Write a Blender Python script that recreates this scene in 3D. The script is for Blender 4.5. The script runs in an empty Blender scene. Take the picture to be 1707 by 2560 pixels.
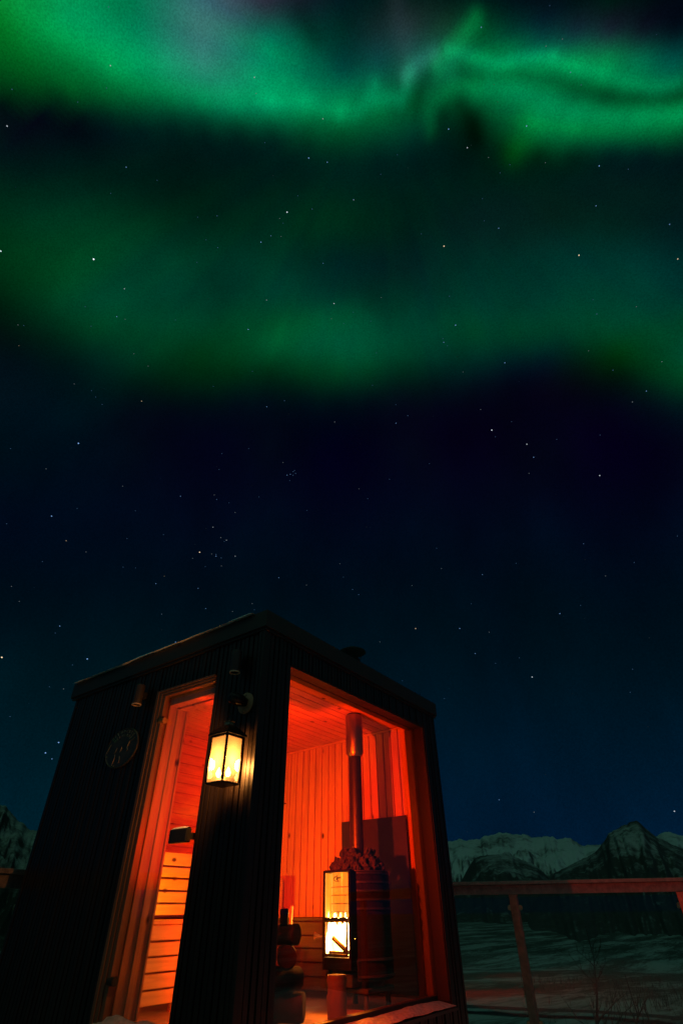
import bpy, bmesh, math, random
import numpy as np
from mathutils import Vector, Matrix, noise
PI = math.pi
SC = bpy.context.scene
CAM_LOC=(2.64576,-2.72763,1.08)
CAM_R=[[0.814875, 0.57954, -0.010546], [0.361838, -0.494389, 0.79035], [0.452826, -0.647853, -0.612565]]
LENS=18.1440
STARS=[(-79.17,55.99,3,'w'),(-88.9,51.63,2.3,'w'),(-73.4,55.22,1.5,'w'),(-72.72,52.57,1.5,'b'),(-71.49,52.73,1.0,'w'),(-64.43,54.78,1.0,'b'),(-52.02,56.22,1.8,'b'),(-47.62,67.52,2.3,'w'),(-52.58,64.44,1.8,'b'),(-50.61,65.22,1.3,'b'),(-48.32,65.37,1.0,'w'),(-63.04,65.16,1.2,'b'),(-66.67,64.26,1.0,'b'),(-63.71,62.82,1.0,'b'),(-61.07,62.63,1.2,'b'),(-64.0,60.61,1.0,'b'),(-49.49,59.41,1.3,'w'),(-35.91,59.8,1.8,'w'),(-36.43,58.33,1.0,'w'),(-38.32,63.51,1.3,'b'),(-41.43,68.12,1.2,'b'),(-49.2,66.86,1.0,'w'),(-48.22,66.53,1.0,'b'),(-47.0,48.8,1.4,'b'),(-44.23,49.68,1.2,'b'),(-65.31,46.01,1.5,'o'),(-70.99,44.66,1.0,'b'),(-69.9,44.24,1.0,'b'),(-71.76,45.06,1.0,'b'),(-73.98,44.95,1.0,'w'),(-66.05,49.53,1.0,'w'),(-82.77,47.23,1.0,'w'),(-82.21,47.45,1.0,'b'),(-81.49,45.67,1,'o'),(-55.89,49.72,1.0,'b'),(-50.13,52.19,1.0,'b'),(-68.54,50.09,1.0,'w'),(-75.26,50.59,1.0,'b'),(-77.09,51.9,1.0,'b'),(-11.63,63.01,2.3,'o'),(8.68,55.99,2.3,'o'),(18.07,50.37,1.9,'o'),(-0.59,62.14,1.5,'b'),(14.34,58.48,1.5,'b'),(19.82,53.08,1.5,'b'),(-30.63,68.89,1.3,'w'),(-13.36,55.64,1.9,'b'),(-16.03,54.37,1.5,'b'),(-13.12,58.49,1.2,'b'),(-15.63,64.77,1.0,'b'),(-2.51,63.38,1.0,'b'),(-1.21,65.12,1.0,'b'),(-7.49,50.38,1.7,'b'),(-12.11,44.26,2.2,'w'),(-26.01,47.14,1.4,'b'),(-24.01,47.75,1.2,'b'),(-12.88,46.67,1.0,'w'),(-9.14,44.48,1.0,'b'),(-25.72,49.11,1.0,'b'),(-29.31,51.42,1.0,'b'),(-28.69,57.9,1.0,'b'),(-34.03,57.85,1.0,'b'),(-14.07,50.92,1.0,'w'),(3.72,47.91,1.0,'w'),(5.25,45.17,1.2,'b'),(10.38,43.64,1.2,'w'),(7.37,41.95,1.5,'b'),(5.48,41.63,1.2,'w'),(7.29,51.88,1.0,'b'),(6.81,50.55,1.2,'b'),(11.32,49.14,1.0,'w'),(-26.21,60.03,1.0,'w'),(-32.06,58.91,1.0,'b'),(-28.16,54.69,1.0,'b'),(-15.55,53.93,1.0,'b'),(-16.04,54.75,1.0,'b'),(-11.86,43.47,1.0,'b'),(-70.71,39.81,2.3,'b'),(-70.32,32.29,1.9,'b'),(-53.2,32.2,2.3,'o'),(-42.91,41.69,1.4,'b'),(-42.44,41.81,1.4,'b'),(-42.05,41.72,1.2,'b'),(-41.68,41.95,1.2,'b'),(-41.87,42.25,1.2,'b'),(-42.05,42.12,1.2,'b'),(-42.47,41.12,1.0,'b'),(-56.98,37.67,1.4,'b'),(-52.12,35.07,1.3,'w'),(-50.91,34.08,1.2,'w'),(-50.15,33.89,1.3,'w'),(-50.4,33.72,1.0,'b'),(-51.13,32.04,1.5,'b'),(-51.17,32.23,1.2,'b'),(-50.46,31.93,1.2,'b'),(-50.28,31.08,1.0,'w'),(-48.77,32.3,1.3,'w'),(-51.71,32.21,1.0,'w'),(-52.21,30.79,1.0,'b'),(-53.89,31.45,1.0,'w'),(-52.27,38.07,1.2,'b'),(-52.69,38.51,1.0,'w'),(-46.62,39.01,1.0,'b'),(-49.56,36.98,1.0,'w'),(-50.56,37.94,1.0,'b'),(-52.68,43.04,1.0,'b'),(-48.95,44.08,1.0,'b'),(-57.44,28.24,1.4,'b'),(-56.7,29.13,1,'o'),(-52.59,28.42,1.3,'b'),(-51.32,26.43,1.3,'b'),(-45.97,26.36,1.3,'b'),(-45.99,27.42,1.0,'w'),(-45.66,26.79,1.0,'b'),(-43.02,30.38,1.3,'b'),(-39.49,29.71,1.0,'w'),(-56.07,25.29,1.0,'b'),(-61.41,29.25,1.0,'b'),(-60.07,29.42,1.0,'b'),(-61.88,32.14,1.0,'b'),(-57.92,33.35,1.0,'b'),(-76.94,36.9,1.0,'b'),(-74.01,30.33,1.0,'b'),(-68.0,30.43,1.3,'o'),(-65.67,29.87,1.0,'w'),(-69.44,27.93,1.0,'b'),(-70.03,23.9,1.0,'w'),(-71.21,25.03,1.0,'w'),(-72.8,36.38,1.0,'w'),(-68.15,33.73,1.0,'b'),(-61.87,35.09,1.0,'b'),(-64.16,37.17,1.0,'w'),(-35.25,32.07,1.0,'w'),(-39.79,37.93,1.0,'b'),(-35.86,47.7,1.2,'w'),(-52.67,41.31,1.0,'b'),(-43.66,43.03,1.0,'w'),(-48.19,26.42,1.0,'w'),(-8.12,41.76,1.8,'w'),(-7.81,40.25,1.6,'b'),(-1.26,36.32,1.8,'w'),(-4.34,41.21,1.0,'b'),(-8.98,38.8,1.0,'w'),(-5.6,30.38,1.2,'b'),(-1.48,27.33,1.0,'b'),(-4.61,26.81,1.0,'w'),(3.29,28.48,1.0,'b'),(-13.43,30.04,1.0,'b'),(-17.59,29.51,1.3,'b'),(-22.36,30.78,1.0,'w'),(-26.25,29.3,1.0,'w'),(-22.58,33.02,1.0,'b'),(-33.68,29.24,1.2,'b'),(-32.94,28.66,1.2,'b'),(-34.81,30.61,1.0,'b'),(-10.28,24.23,1.6,'b'),(-7.99,24.61,1.0,'b'),(-26.36,24.71,1.7,'o'),(-21.31,24.29,1.6,'b'),(-19.52,26.67,1.0,'b'),(-14.71,18.67,1.8,'w'),(-20.07,21.6,1.4,'b'),(-15.53,20.64,1.0,'b'),(-18.12,20.41,1.0,'b'),(-18.13,23.55,1.0,'w'),(-30.66,23.55,1.0,'w'),(-28.43,19.49,1.0,'b'),(-24.09,17.48,1.0,'b'),(-27.85,41.14,1.0,'b'),(-32.37,40.31,1.0,'w'),(-31.18,39.18,1.0,'b'),(-21.81,42.27,1.0,'b'),(0.61,40.02,1.0,'b'),(-5.27,17.96,1.0,'b'),(-6.17,16.04,1.0,'b'),(-97.81,59.41,1.8,'w'),(-94.46,68.78,1.5,'w'),(-64.92,76.19,1.5,'w'),(-39.52,75.07,1.4,'w'),(-43.3,72.1,1.9,'b'),(-37.77,71.92,1.6,'b'),(-82.16,64.13,1.5,'b'),(-76.46,64.97,1.0,'b'),(-56.54,72.29,1.0,'b'),(-81.99,61.56,1.0,'b'),(-45.4,69.03,1.0,'b'),(-62.82,75.27,1.0,'w'),(-92.42,67.45,1.0,'b'),(-94.03,64.95,1.0,'b'),(17.61,75.23,1.5,'b'),(27.23,69.54,1.0,'w'),(24.55,70.3,1.0,'w'),(24.18,67.55,1.3,'b'),(12.77,67.48,1.8,'b'),(-2.17,71.48,1.8,'b'),(0.18,69.38,1.7,'w'),(18.0,60.79,1.8,'b'),(6.41,66.06,1.0,'b'),(11.88,64.18,1.0,'w'),(20.54,58.85,1.0,'b'),(4.03,66.04,1.0,'b'),(3.37,67.67,1.0,'w'),(-17.22,71.61,1.0,'b'),(-22.68,70.55,1.0,'b'),(-30.68,68.92,1.3,'b'),(23.91,66.27,1.0,'b'),(-69.58,18.85,2.5,'o'),(-62.25,19.98,2.1,'b'),(-65.71,22.5,1.6,'b'),(-63.42,19.24,1.0,'b'),(-65.89,21.8,1.0,'b'),(-53.95,22.71,1.6,'b'),(-56.06,25.29,1.0,'w'),(-62.53,12.53,2,'b'),(-63.34,11.6,2,'b'),(-62.67,11.17,1.5,'b'),(-64.8,17.05,1.0,'b'),(-63.53,17.04,1.0,'w'),(-67.13,14.16,1.0,'b'),(-20.25,8.19,1.3,'b'),(-6.0,6.41,1.7,'w'),(-17.34,7.05,1.0,'w')]
SKY=[(-109.6,64.4,10,135,50),(-108.0,66.6,6,140,65),(-105.9,68.7,2,142,80),(-103.3,70.9,0,128,78),(-99.9,73.2,0,112,76),(-95.4,75.4,27,110,97),(-89.3,77.5,52,106,112),(-80.6,79.5,50,80,91),(-68.2,81.2,38,52,62),(-51.2,82.3,19,36,44),(-30.9,82.5,2,26,30),(-11.6,81.9,0,24,23),(3.4,80.5,0,24,20),(14.0,78.6,0,22,20),(21.4,76.5,0,20,22),(26.7,74.3,1,17,22),(30.7,72.1,2,15,22),(33.7,69.8,1,19,20),(36.0,67.6,0,22,18),(37.9,65.4,1,16,19),(39.5,63.3,2,10,20),(-108.1,63.8,5,121,41),(-106.3,66.0,3,137,63),(-104.0,68.1,1,149,85),(-101.2,70.3,0,136,83),(-97.6,72.6,0,119,80),(-92.9,74.7,29,113,98),(-86.6,76.8,53,109,111),(-77.8,78.8,40,100,98),(-65.7,80.4,19,85,75),(-49.8,81.4,7,58,51),(-31.4,81.6,1,34,32),(-13.7,81.0,8,30,30),(0.6,79.7,15,34,32),(11.1,77.9,8,37,29),(18.7,75.9,0,39,26),(24.3,73.7,0,34,31),(28.5,71.5,3,27,35),(31.7,69.2,8,25,34),(34.2,67.0,11,22,30),(36.3,64.8,7,15,25),(38.0,62.7,2,8,20),(-106.6,63.2,0,105,32),(-104.6,65.3,0,130,58),(-102.2,67.5,0,152,85),(-99.2,69.7,0,144,87),(-95.5,71.9,0,128,85),(-90.6,74.1,29,119,99),(-84.0,76.1,52,114,110),(-75.3,78.0,29,121,104),(-63.5,79.5,0,120,88),(-48.7,80.5,0,83,61),(-31.8,80.7,0,45,38),(-15.5,80.1,16,41,41),(-1.9,78.9,28,48,48),(8.5,77.2,16,58,41),(16.2,75.2,0,65,35),(22.0,73.1,0,59,43),(26.4,70.8,3,50,52),(29.8,68.6,13,43,51),(32.5,66.4,20,36,46),(34.7,64.2,12,25,36),(36.5,62.1,2,16,26),(-105.1,62.6,0,94,28),(-103.0,64.7,0,115,48),(-100.5,66.9,0,137,70),(-97.3,69.0,0,144,82),(-93.4,71.2,0,143,90),(-88.3,73.3,26,132,104),(-81.7,75.3,46,122,112),(-73.0,77.1,25,130,105),(-61.7,78.6,0,132,91),(-47.7,79.5,0,93,68),(-32.2,79.7,0,55,49),(-17.0,79.2,14,55,55),(-4.1,78.0,24,68,64),(6.1,76.4,14,83,58),(13.9,74.4,0,96,53),(19.8,72.3,0,98,60),(24.3,70.2,2,96,68),(27.9,68.0,7,96,68),(30.8,65.8,11,92,65),(33.1,63.6,7,72,58),(35.0,61.4,1,52,51),(-103.7,61.9,0,82,25),(-101.4,64.0,0,96,36),(-98.8,66.2,0,115,52),(-95.5,68.3,0,136,71),(-91.4,70.5,0,150,90),(-86.2,72.6,20,142,104),(-79.6,74.5,36,130,110),(-71.0,76.3,20,136,103),(-60.0,77.7,0,136,90),(-46.9,78.5,0,104,74),(-32.5,78.7,0,72,62),(-18.3,78.2,8,72,66),(-6.0,77.1,15,85,72),(3.9,75.5,8,102,70),(11.7,73.7,0,120,68),(17.7,71.6,0,129,73),(22.4,69.4,0,135,78),(26.1,67.3,0,142,78),(29.1,65.1,0,140,76),(31.6,62.9,0,114,74),(33.6,60.8,0,88,72),(-102.2,61.2,0,64,20),(-99.9,63.3,0,78,28),(-97.1,65.4,0,96,40),(-93.7,67.6,0,114,56),(-89.5,69.7,0,129,72),(-84.3,71.7,10,135,87),(-77.6,73.7,17,137,97),(-69.1,75.4,10,145,98),(-58.6,76.7,0,148,93),(-46.2,77.5,0,131,84),(-32.7,77.7,0,110,74),(-19.5,77.2,4,93,64),(-7.7,76.2,7,85,58),(1.9,74.6,4,103,62),(9.6,72.8,0,125,68),(15.7,70.8,0,130,70),(20.5,68.7,0,129,70),(24.4,66.5,0,126,66),(27.5,64.3,0,119,61),(30.1,62.2,0,105,59),(32.2,60.1,0,91,58),(-100.8,60.4,0,45,15),(-98.4,62.5,0,58,21),(-95.5,64.6,0,75,30),(-92.0,66.8,0,87,40),(-87.7,68.8,0,100,52),(-82.4,70.9,0,118,67),(-75.7,72.8,0,135,80),(-67.4,74.4,0,144,87),(-57.3,75.7,0,148,90),(-45.6,76.5,0,149,88),(-33.0,76.6,0,140,80),(-20.5,76.2,0,107,59),(-9.3,75.2,0,80,42),(0.1,73.7,0,94,49),(7.7,71.9,0,115,60),(13.8,70.0,0,119,62),(18.7,67.9,0,115,60),(22.7,65.7,0,102,53),(25.9,63.6,0,90,45),(28.6,61.4,0,89,43),(30.8,59.3,0,92,42),(-100.1,60.0,0,25,14),(-97.7,62.1,0,35,18),(-94.7,64.2,0,48,24),(-91.2,66.3,0,64,32),(-86.9,68.4,0,80,42),(-81.5,70.4,0,95,52),(-74.8,72.3,0,106,61),(-66.6,73.9,0,111,66),(-56.7,75.2,0,113,68),(-45.3,75.9,0,123,70),(-33.1,76.1,0,127,68),(-21.0,75.7,0,105,55),(-10.0,74.7,0,82,42),(-0.8,73.2,0,77,40),(6.8,71.5,0,83,43),(12.9,69.5,0,105,56),(17.9,67.5,0,125,68),(21.8,65.3,0,119,62),(25.1,63.2,0,109,54),(27.9,61.1,0,114,54),(30.2,59.0,0,121,56),(-99.5,59.7,1,10,15),(-97.0,61.7,0,15,17),(-94.0,63.8,0,25,20),(-90.4,65.9,0,44,27),(-86.0,68.0,0,62,35),(-80.6,70.0,0,69,40),(-74.0,71.8,0,72,44),(-65.9,73.4,0,71,44),(-56.1,74.6,0,72,44),(-45.0,75.4,0,87,48),(-33.1,75.5,0,100,52),(-21.4,75.1,0,94,50),(-10.7,74.2,0,80,45),(-1.6,72.7,0,58,32),(5.9,71.0,0,50,26),(12.0,69.1,0,91,50),(17.0,67.0,0,135,75),(21.0,64.9,0,137,73),(24.4,62.8,0,130,65),(27.2,60.7,0,136,67),(29.5,58.6,0,142,70),(-98.7,59.2,3,6,16),(-96.2,61.3,3,8,17),(-93.1,63.4,2,14,18),(-89.5,65.4,1,28,24),(-85.1,67.5,0,43,29),(-79.7,69.4,0,47,32),(-73.1,71.2,0,48,33),(-65.1,72.8,0,46,32),(-55.5,74.0,0,48,32),(-44.7,74.7,0,65,37),(-33.2,74.9,0,80,42),(-21.9,74.5,0,77,44),(-11.5,73.6,0,66,41),(-2.5,72.2,0,45,27),(5.0,70.5,0,36,18),(11.1,68.6,0,82,42),(16.1,66.5,0,131,68),(20.1,64.4,0,132,68),(23.5,62.3,0,122,61),(26.4,60.2,0,121,60),(28.8,58.1,0,122,60),(-98.0,58.7,5,8,18),(-95.4,60.8,4,8,18),(-92.3,62.9,3,10,18),(-88.6,64.9,1,19,22),(-84.2,67.0,0,28,25),(-78.8,68.9,0,30,25),(-72.2,70.7,0,30,25),(-64.3,72.2,0,29,25),(-54.9,73.4,0,32,26),(-44.5,74.1,0,48,30),(-33.3,74.3,0,62,35),(-22.3,73.9,0,59,37),(-12.2,73.0,0,50,36),(-3.4,71.6,0,34,23),(4.0,69.9,0,30,15),(10.1,68.0,0,72,34),(15.2,66.0,0,115,55),(19.3,64.0,0,114,56),(22.7,61.8,0,100,52),(25.6,59.7,0,93,48),(28.0,57.7,0,88,44),(-97.1,58.2,4,13,20),(-94.4,60.2,3,12,19),(-91.3,62.3,2,13,19),(-87.6,64.3,1,19,21),(-83.1,66.3,0,24,23),(-77.7,68.2,0,24,23),(-71.2,70.0,0,23,22),(-63.4,71.5,0,23,22),(-54.3,72.6,0,26,23),(-44.2,73.3,0,36,27),(-33.4,73.5,0,45,30),(-22.8,73.1,0,43,31),(-13.0,72.2,0,37,30),(-4.4,70.9,0,27,22),(2.9,69.2,0,26,16),(9.0,67.4,0,51,25),(14.1,65.4,0,77,36),(18.2,63.3,0,73,38),(21.7,61.3,0,63,38),(24.6,59.2,0,58,36),(27.1,57.1,1,54,34),(-96.2,57.6,2,18,21),(-93.5,59.6,2,19,21),(-90.3,61.6,1,20,21),(-86.6,63.7,1,22,21),(-82.1,65.6,1,24,22),(-76.7,67.5,1,23,21),(-70.2,69.2,1,22,21),(-62.6,70.7,0,23,21),(-53.7,71.8,0,26,22),(-43.9,72.5,0,30,25),(-33.5,72.7,0,33,27),(-23.3,72.3,0,31,27),(-13.7,71.4,0,27,25),(-5.3,70.1,0,25,22),(1.9,68.5,0,24,19),(8.0,66.7,0,32,18),(13.0,64.7,0,39,19),(17.2,62.7,0,35,22),(20.7,60.6,0,29,25),(23.7,58.6,1,28,26),(26.3,56.5,1,27,27),(-95.1,56.8,1,22,21),(-92.4,58.8,1,22,21),(-89.1,60.8,0,23,21),(-85.3,62.8,0,23,21),(-80.8,64.7,0,24,20),(-75.4,66.6,0,23,20),(-69.1,68.3,0,23,19),(-61.6,69.7,0,25,20),(-53.0,70.8,0,28,22),(-43.5,71.5,0,30,23),(-33.7,71.6,0,31,25),(-23.8,71.2,0,29,25),(-14.6,70.4,0,27,24),(-6.4,69.2,0,26,22),(0.7,67.6,0,26,21),(6.7,65.8,0,28,19),(11.7,63.9,0,29,18),(15.9,61.9,0,27,20),(19.5,59.8,1,24,23),(22.6,57.8,1,23,24),(25.2,55.7,1,24,25),(-94.0,56.0,0,27,21),(-91.2,58.0,0,27,22),(-88.0,60.0,0,27,22),(-84.1,61.9,0,27,21),(-79.6,63.8,0,26,20),(-74.3,65.7,0,25,19),(-68.0,67.3,0,26,19),(-60.6,68.7,0,28,21),(-52.3,69.7,0,32,22),(-43.2,70.4,0,33,23),(-33.8,70.5,0,33,24),(-24.3,70.2,0,32,24),(-15.5,69.4,0,30,24),(-7.5,68.2,0,29,23),(-0.5,66.6,0,29,22),(5.4,64.9,0,29,22),(10.5,63.0,0,29,22),(14.7,61.0,1,28,24),(18.3,59.0,2,27,25),(21.4,57.0,2,27,25),(24.1,55.0,1,27,25),(-92.5,54.8,0,35,23),(-89.7,56.7,0,37,24),(-86.4,58.7,0,38,25),(-82.5,60.6,0,37,24),(-78.0,62.5,0,34,22),(-72.7,64.2,0,32,21),(-66.5,65.8,0,31,20),(-59.4,67.2,0,34,22),(-51.4,68.2,0,37,24),(-42.8,68.8,0,38,24),(-33.9,68.9,0,37,22),(-25.0,68.6,0,34,23),(-16.5,67.8,0,31,23),(-8.9,66.7,1,29,24),(-2.1,65.2,2,28,25),(3.8,63.5,2,27,24),(8.8,61.7,2,27,23),(13.1,59.7,2,28,24),(16.7,57.7,2,29,25),(19.9,55.8,2,27,25),(22.6,53.8,2,25,25),(-91.1,53.6,0,42,23),(-88.2,55.5,0,46,26),(-84.8,57.4,0,50,28),(-80.9,59.3,0,48,27),(-76.4,61.1,0,45,26),(-71.2,62.8,0,40,24),(-65.2,64.3,0,38,23),(-58.3,65.6,0,40,25),(-50.7,66.6,0,42,27),(-42.5,67.1,0,42,25),(-34.0,67.3,0,40,23),(-25.6,67.0,0,36,23),(-17.5,66.2,0,32,24),(-10.1,65.1,2,30,26),(-3.6,63.7,3,29,27),(2.2,62.1,3,29,26),(7.2,60.3,3,29,24),(11.5,58.4,2,31,26),(15.2,56.4,2,32,27),(18.4,54.5,2,29,27),(21.2,52.6,2,25,27),(-89.7,52.3,0,46,21),(-86.8,54.1,0,52,25),(-83.4,56.0,0,57,29),(-79.5,57.8,0,57,31),(-75.0,59.6,0,54,32),(-69.8,61.2,0,50,31),(-63.9,62.7,0,46,30),(-57.3,64.0,0,46,30),(-50.0,64.9,0,45,30),(-42.2,65.4,0,41,28),(-34.1,65.6,0,36,26),(-26.1,65.3,1,33,26),(-18.4,64.6,1,33,28),(-11.3,63.5,1,34,29),(-4.9,62.1,2,35,30),(0.7,60.5,2,36,31),(5.7,58.8,2,37,32),(10.0,57.0,1,39,33),(13.7,55.1,1,39,34),(16.9,53.2,1,36,34),(19.8,51.3,1,33,34),(-88.4,51.0,0,46,19),(-85.4,52.8,0,54,24),(-82.0,54.6,0,61,30),(-78.1,56.3,0,63,34),(-73.6,58.1,0,61,37),(-68.5,59.7,0,58,37),(-62.8,61.1,0,53,35),(-56.3,62.3,0,51,35),(-49.3,63.2,0,47,34),(-41.9,63.7,0,39,32),(-34.2,63.8,0,32,30),(-26.6,63.5,1,32,31),(-19.2,62.8,2,35,32),(-12.4,61.8,1,39,33),(-6.2,60.5,0,42,34),(-0.6,59.0,0,45,37),(4.3,57.3,0,46,39),(8.5,55.5,0,47,41),(12.3,53.7,0,47,41),(15.5,51.8,0,45,41),(18.4,50.0,0,42,41),(-87.1,49.6,0,38,16),(-84.1,51.3,0,50,23),(-80.6,53.1,0,63,32),(-76.7,54.8,0,65,38),(-72.3,56.5,0,64,41),(-67.3,58.0,0,58,39),(-61.7,59.4,0,53,36),(-55.5,60.5,0,51,37),(-48.7,61.4,0,50,37),(-41.6,61.9,0,43,35),(-34.3,62.0,0,38,33),(-27.0,61.7,1,39,33),(-20.0,61.1,1,42,34),(-13.4,60.1,1,45,36),(-7.3,58.8,0,47,37),(-1.9,57.4,0,50,40),(2.9,55.7,0,52,43),(7.2,54.0,0,54,43),(10.9,52.2,0,54,43),(14.2,50.4,0,51,44),(17.1,48.6,0,48,45),(-85.8,48.2,0,28,14),(-82.8,49.9,0,44,23),(-79.4,51.6,0,60,33),(-75.5,53.2,0,64,39),(-71.1,54.8,0,64,42),(-66.2,56.3,0,58,39),(-60.7,57.6,0,52,35),(-54.7,58.7,0,52,37),(-48.2,59.5,0,53,39),(-41.4,60.0,0,50,38),(-34.4,60.1,0,47,37),(-27.4,59.8,0,48,36),(-20.7,59.2,0,50,37),(-14.3,58.3,0,50,38),(-8.4,57.1,0,52,39),(-3.1,55.7,0,54,41),(1.7,54.1,0,56,43),(5.9,52.4,0,58,43),(9.6,50.7,0,59,43),(12.9,49.0,0,56,44),(15.8,47.2,0,53,46),(-85.0,47.1,1,20,13),(-81.9,48.8,0,36,20),(-78.5,50.5,0,53,28),(-74.6,52.1,0,60,34),(-70.3,53.6,0,63,38),(-65.5,55.1,0,60,37),(-60.1,56.4,0,56,36),(-54.2,57.4,0,57,36),(-47.9,58.2,0,58,37),(-41.2,58.7,0,60,40),(-34.5,58.8,0,61,42),(-27.7,58.5,0,59,41),(-21.1,57.9,0,56,40),(-14.9,57.0,0,56,38),(-9.1,55.8,0,57,38),(-3.9,54.5,0,58,39),(0.8,52.9,0,60,40),(5.0,51.3,0,62,42),(8.7,49.6,0,63,43),(12.0,47.9,0,60,42),(15.0,46.2,0,58,40),(-84.2,46.1,2,15,14),(-81.1,47.7,1,28,18),(-77.7,49.3,0,42,23),(-73.8,50.9,0,53,28),(-69.6,52.4,0,60,33),(-64.8,53.8,0,61,35),(-59.5,55.1,0,60,35),(-53.7,56.1,0,61,35),(-47.5,56.9,0,64,35),(-41.1,57.3,0,70,41),(-34.5,57.4,0,74,46),(-27.9,57.2,0,68,45),(-21.5,56.6,0,60,42),(-15.5,55.7,0,59,38),(-9.8,54.6,0,59,35),(-4.7,53.2,0,57,35),(-0.0,51.7,0,56,35),(4.1,50.2,0,60,37),(7.8,48.5,0,64,39),(11.2,46.9,0,63,37),(14.1,45.2,0,61,35),(-83.4,45.0,2,14,17),(-80.3,46.6,1,20,18),(-76.9,48.2,0,30,21),(-73.1,49.7,0,44,27),(-68.8,51.2,0,56,31),(-64.1,52.6,0,58,31),(-58.9,53.8,0,58,30),(-53.2,54.8,0,63,33),(-47.2,55.5,0,70,38),(-41.0,55.9,0,76,46),(-34.6,56.0,0,80,51),(-28.2,55.8,0,73,47),(-21.9,55.2,0,63,42),(-16.0,54.4,0,57,38),(-10.5,53.3,0,52,35),(-5.4,52.0,0,43,33),(-0.8,50.5,0,38,31),(3.3,49.0,0,47,27),(7.0,47.4,0,57,26),(10.3,45.8,0,62,33),(13.3,44.1,0,64,40),(-82.6,44.0,2,14,20),(-79.5,45.5,1,15,20),(-76.1,47.0,0,20,20),(-72.3,48.5,0,35,26),(-68.1,50.0,0,50,30),(-63.4,51.3,0,52,26),(-58.3,52.4,0,53,23),(-52.8,53.4,0,61,30),(-46.9,54.1,0,70,39),(-40.8,54.5,0,77,47),(-34.6,54.6,0,80,51),(-28.4,54.4,0,72,46),(-22.3,53.8,0,61,39),(-16.5,53.0,0,51,36),(-11.1,52.0,0,40,33),(-6.1,50.7,1,26,30),(-1.6,49.3,1,18,26),(2.5,47.8,1,30,18),(6.2,46.3,0,47,14),(9.5,44.7,0,58,29),(12.5,43.1,0,66,45),(-81.9,43.0,2,14,22),(-78.9,44.5,1,15,22),(-75.4,46.0,0,18,22),(-71.7,47.5,0,27,23),(-67.5,48.9,0,38,24),(-62.9,50.2,0,43,21),(-57.9,51.3,0,46,19),(-52.4,52.2,0,51,23),(-46.7,52.9,0,57,29),(-40.7,53.3,0,67,37),(-34.6,53.4,0,74,42),(-28.5,53.1,0,64,37),(-22.6,52.6,0,49,31),(-16.9,51.8,0,38,30),(-11.6,50.8,1,27,29),(-6.7,49.6,2,15,26),(-2.2,48.2,3,9,22),(1.9,46.8,2,18,14),(5.5,45.3,0,34,11),(8.9,43.7,0,54,25),(11.8,42.1,0,71,40),(-81.3,42.1,2,15,23),(-78.2,43.6,1,16,24),(-74.8,45.0,0,18,23),(-71.1,46.4,0,21,21),(-66.9,47.8,0,25,19),(-62.4,49.0,0,32,17),(-57.4,50.1,0,38,17),(-52.1,51.0,0,38,17),(-46.5,51.7,0,39,19),(-40.6,52.0,0,52,25),(-34.7,52.1,0,61,31),(-28.7,51.9,0,50,28),(-22.9,51.4,0,34,23),(-17.3,50.6,1,23,23),(-12.1,49.6,2,14,23),(-7.2,48.5,3,7,21),(-2.8,47.1,4,5,19),(1.2,45.7,3,9,14),(4.9,44.2,1,20,13),(8.2,42.7,0,46,23),(11.2,41.2,0,70,33),(-80.5,41.0,2,15,24),(-77.5,42.4,1,16,25),(-74.1,43.8,0,18,25),(-70.4,45.2,0,17,22),(-66.3,46.5,1,16,19),(-61.8,47.7,1,20,18),(-56.9,48.7,0,24,18),(-51.7,49.6,0,24,18),(-46.2,50.2,0,24,18),(-40.5,50.6,0,32,21),(-34.7,50.7,0,38,24),(-28.9,50.4,1,30,23),(-23.2,50.0,2,19,21),(-17.8,49.2,2,12,20),(-12.6,48.3,3,7,20),(-7.9,47.1,3,4,19),(-3.5,45.8,4,3,18),(0.5,44.5,3,4,16),(4.1,43.0,2,11,17),(7.4,41.6,1,30,23),(10.4,40.1,0,49,29),(-79.8,39.8,1,14,23),(-76.8,41.2,0,16,25),(-73.4,42.6,0,18,26),(-69.7,43.9,1,14,23),(-65.7,45.1,2,10,20),(-61.2,46.3,2,10,20),(-56.5,47.3,1,12,20),(-51.3,48.1,1,12,20),(-46.0,48.7,1,12,20),(-40.4,49.1,0,14,20),(-34.8,49.2,0,15,20),(-29.1,49.0,1,12,21),(-23.5,48.5,3,8,20),(-18.2,47.8,3,5,20),(-13.2,46.9,3,3,19),(-8.5,45.8,3,3,18),(-4.1,44.5,3,3,19),(-0.2,43.2,3,3,19),(3.4,41.8,3,5,20),(6.7,40.4,2,15,23),(9.7,39.0,0,24,26),(-77.9,36.5,0,14,22),(-64.0,41.3,2,9,21),(-45.3,44.5,2,7,21),(-24.4,44.3,3,6,21),(-5.9,40.7,3,5,20),(7.7,35.7,3,6,21),(-74.7,30.4,1,9,25),(-61.5,34.2,1,9,25),(-44.4,36.6,1,9,25),(-25.6,36.4,1,9,25),(-8.7,33.6,1,9,25),(4.4,29.7,1,9,25),(-71.7,23.6,0,12,22),(-59.1,26.3,0,12,22),(-43.5,27.9,0,12,22),(-26.7,27.8,0,12,22),(-11.2,25.8,0,12,22),(1.3,22.9,0,12,22),(-69.0,17.0,0,21,29),(-57.1,18.6,0,21,29),(-42.8,19.7,0,21,29),(-27.6,19.5,0,18,29),(-13.4,18.2,0,18,29),(-1.5,16.3,0,18,29),(-66.7,10.7,0,24,34),(-55.4,11.6,0,24,34),(-42.2,12.1,0,24,34),(-28.3,12.0,0,22,39),(-15.2,11.2,0,22,39),(-4.0,10.1,0,22,39),(-64.8,5.5,0,29,41),(-54.1,5.9,0,29,41),(-41.8,6.0,1,24,46),(-28.9,5.9,1,24,46),(-16.6,5.5,1,24,46),(-5.9,4.9,1,24,46)]
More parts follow.
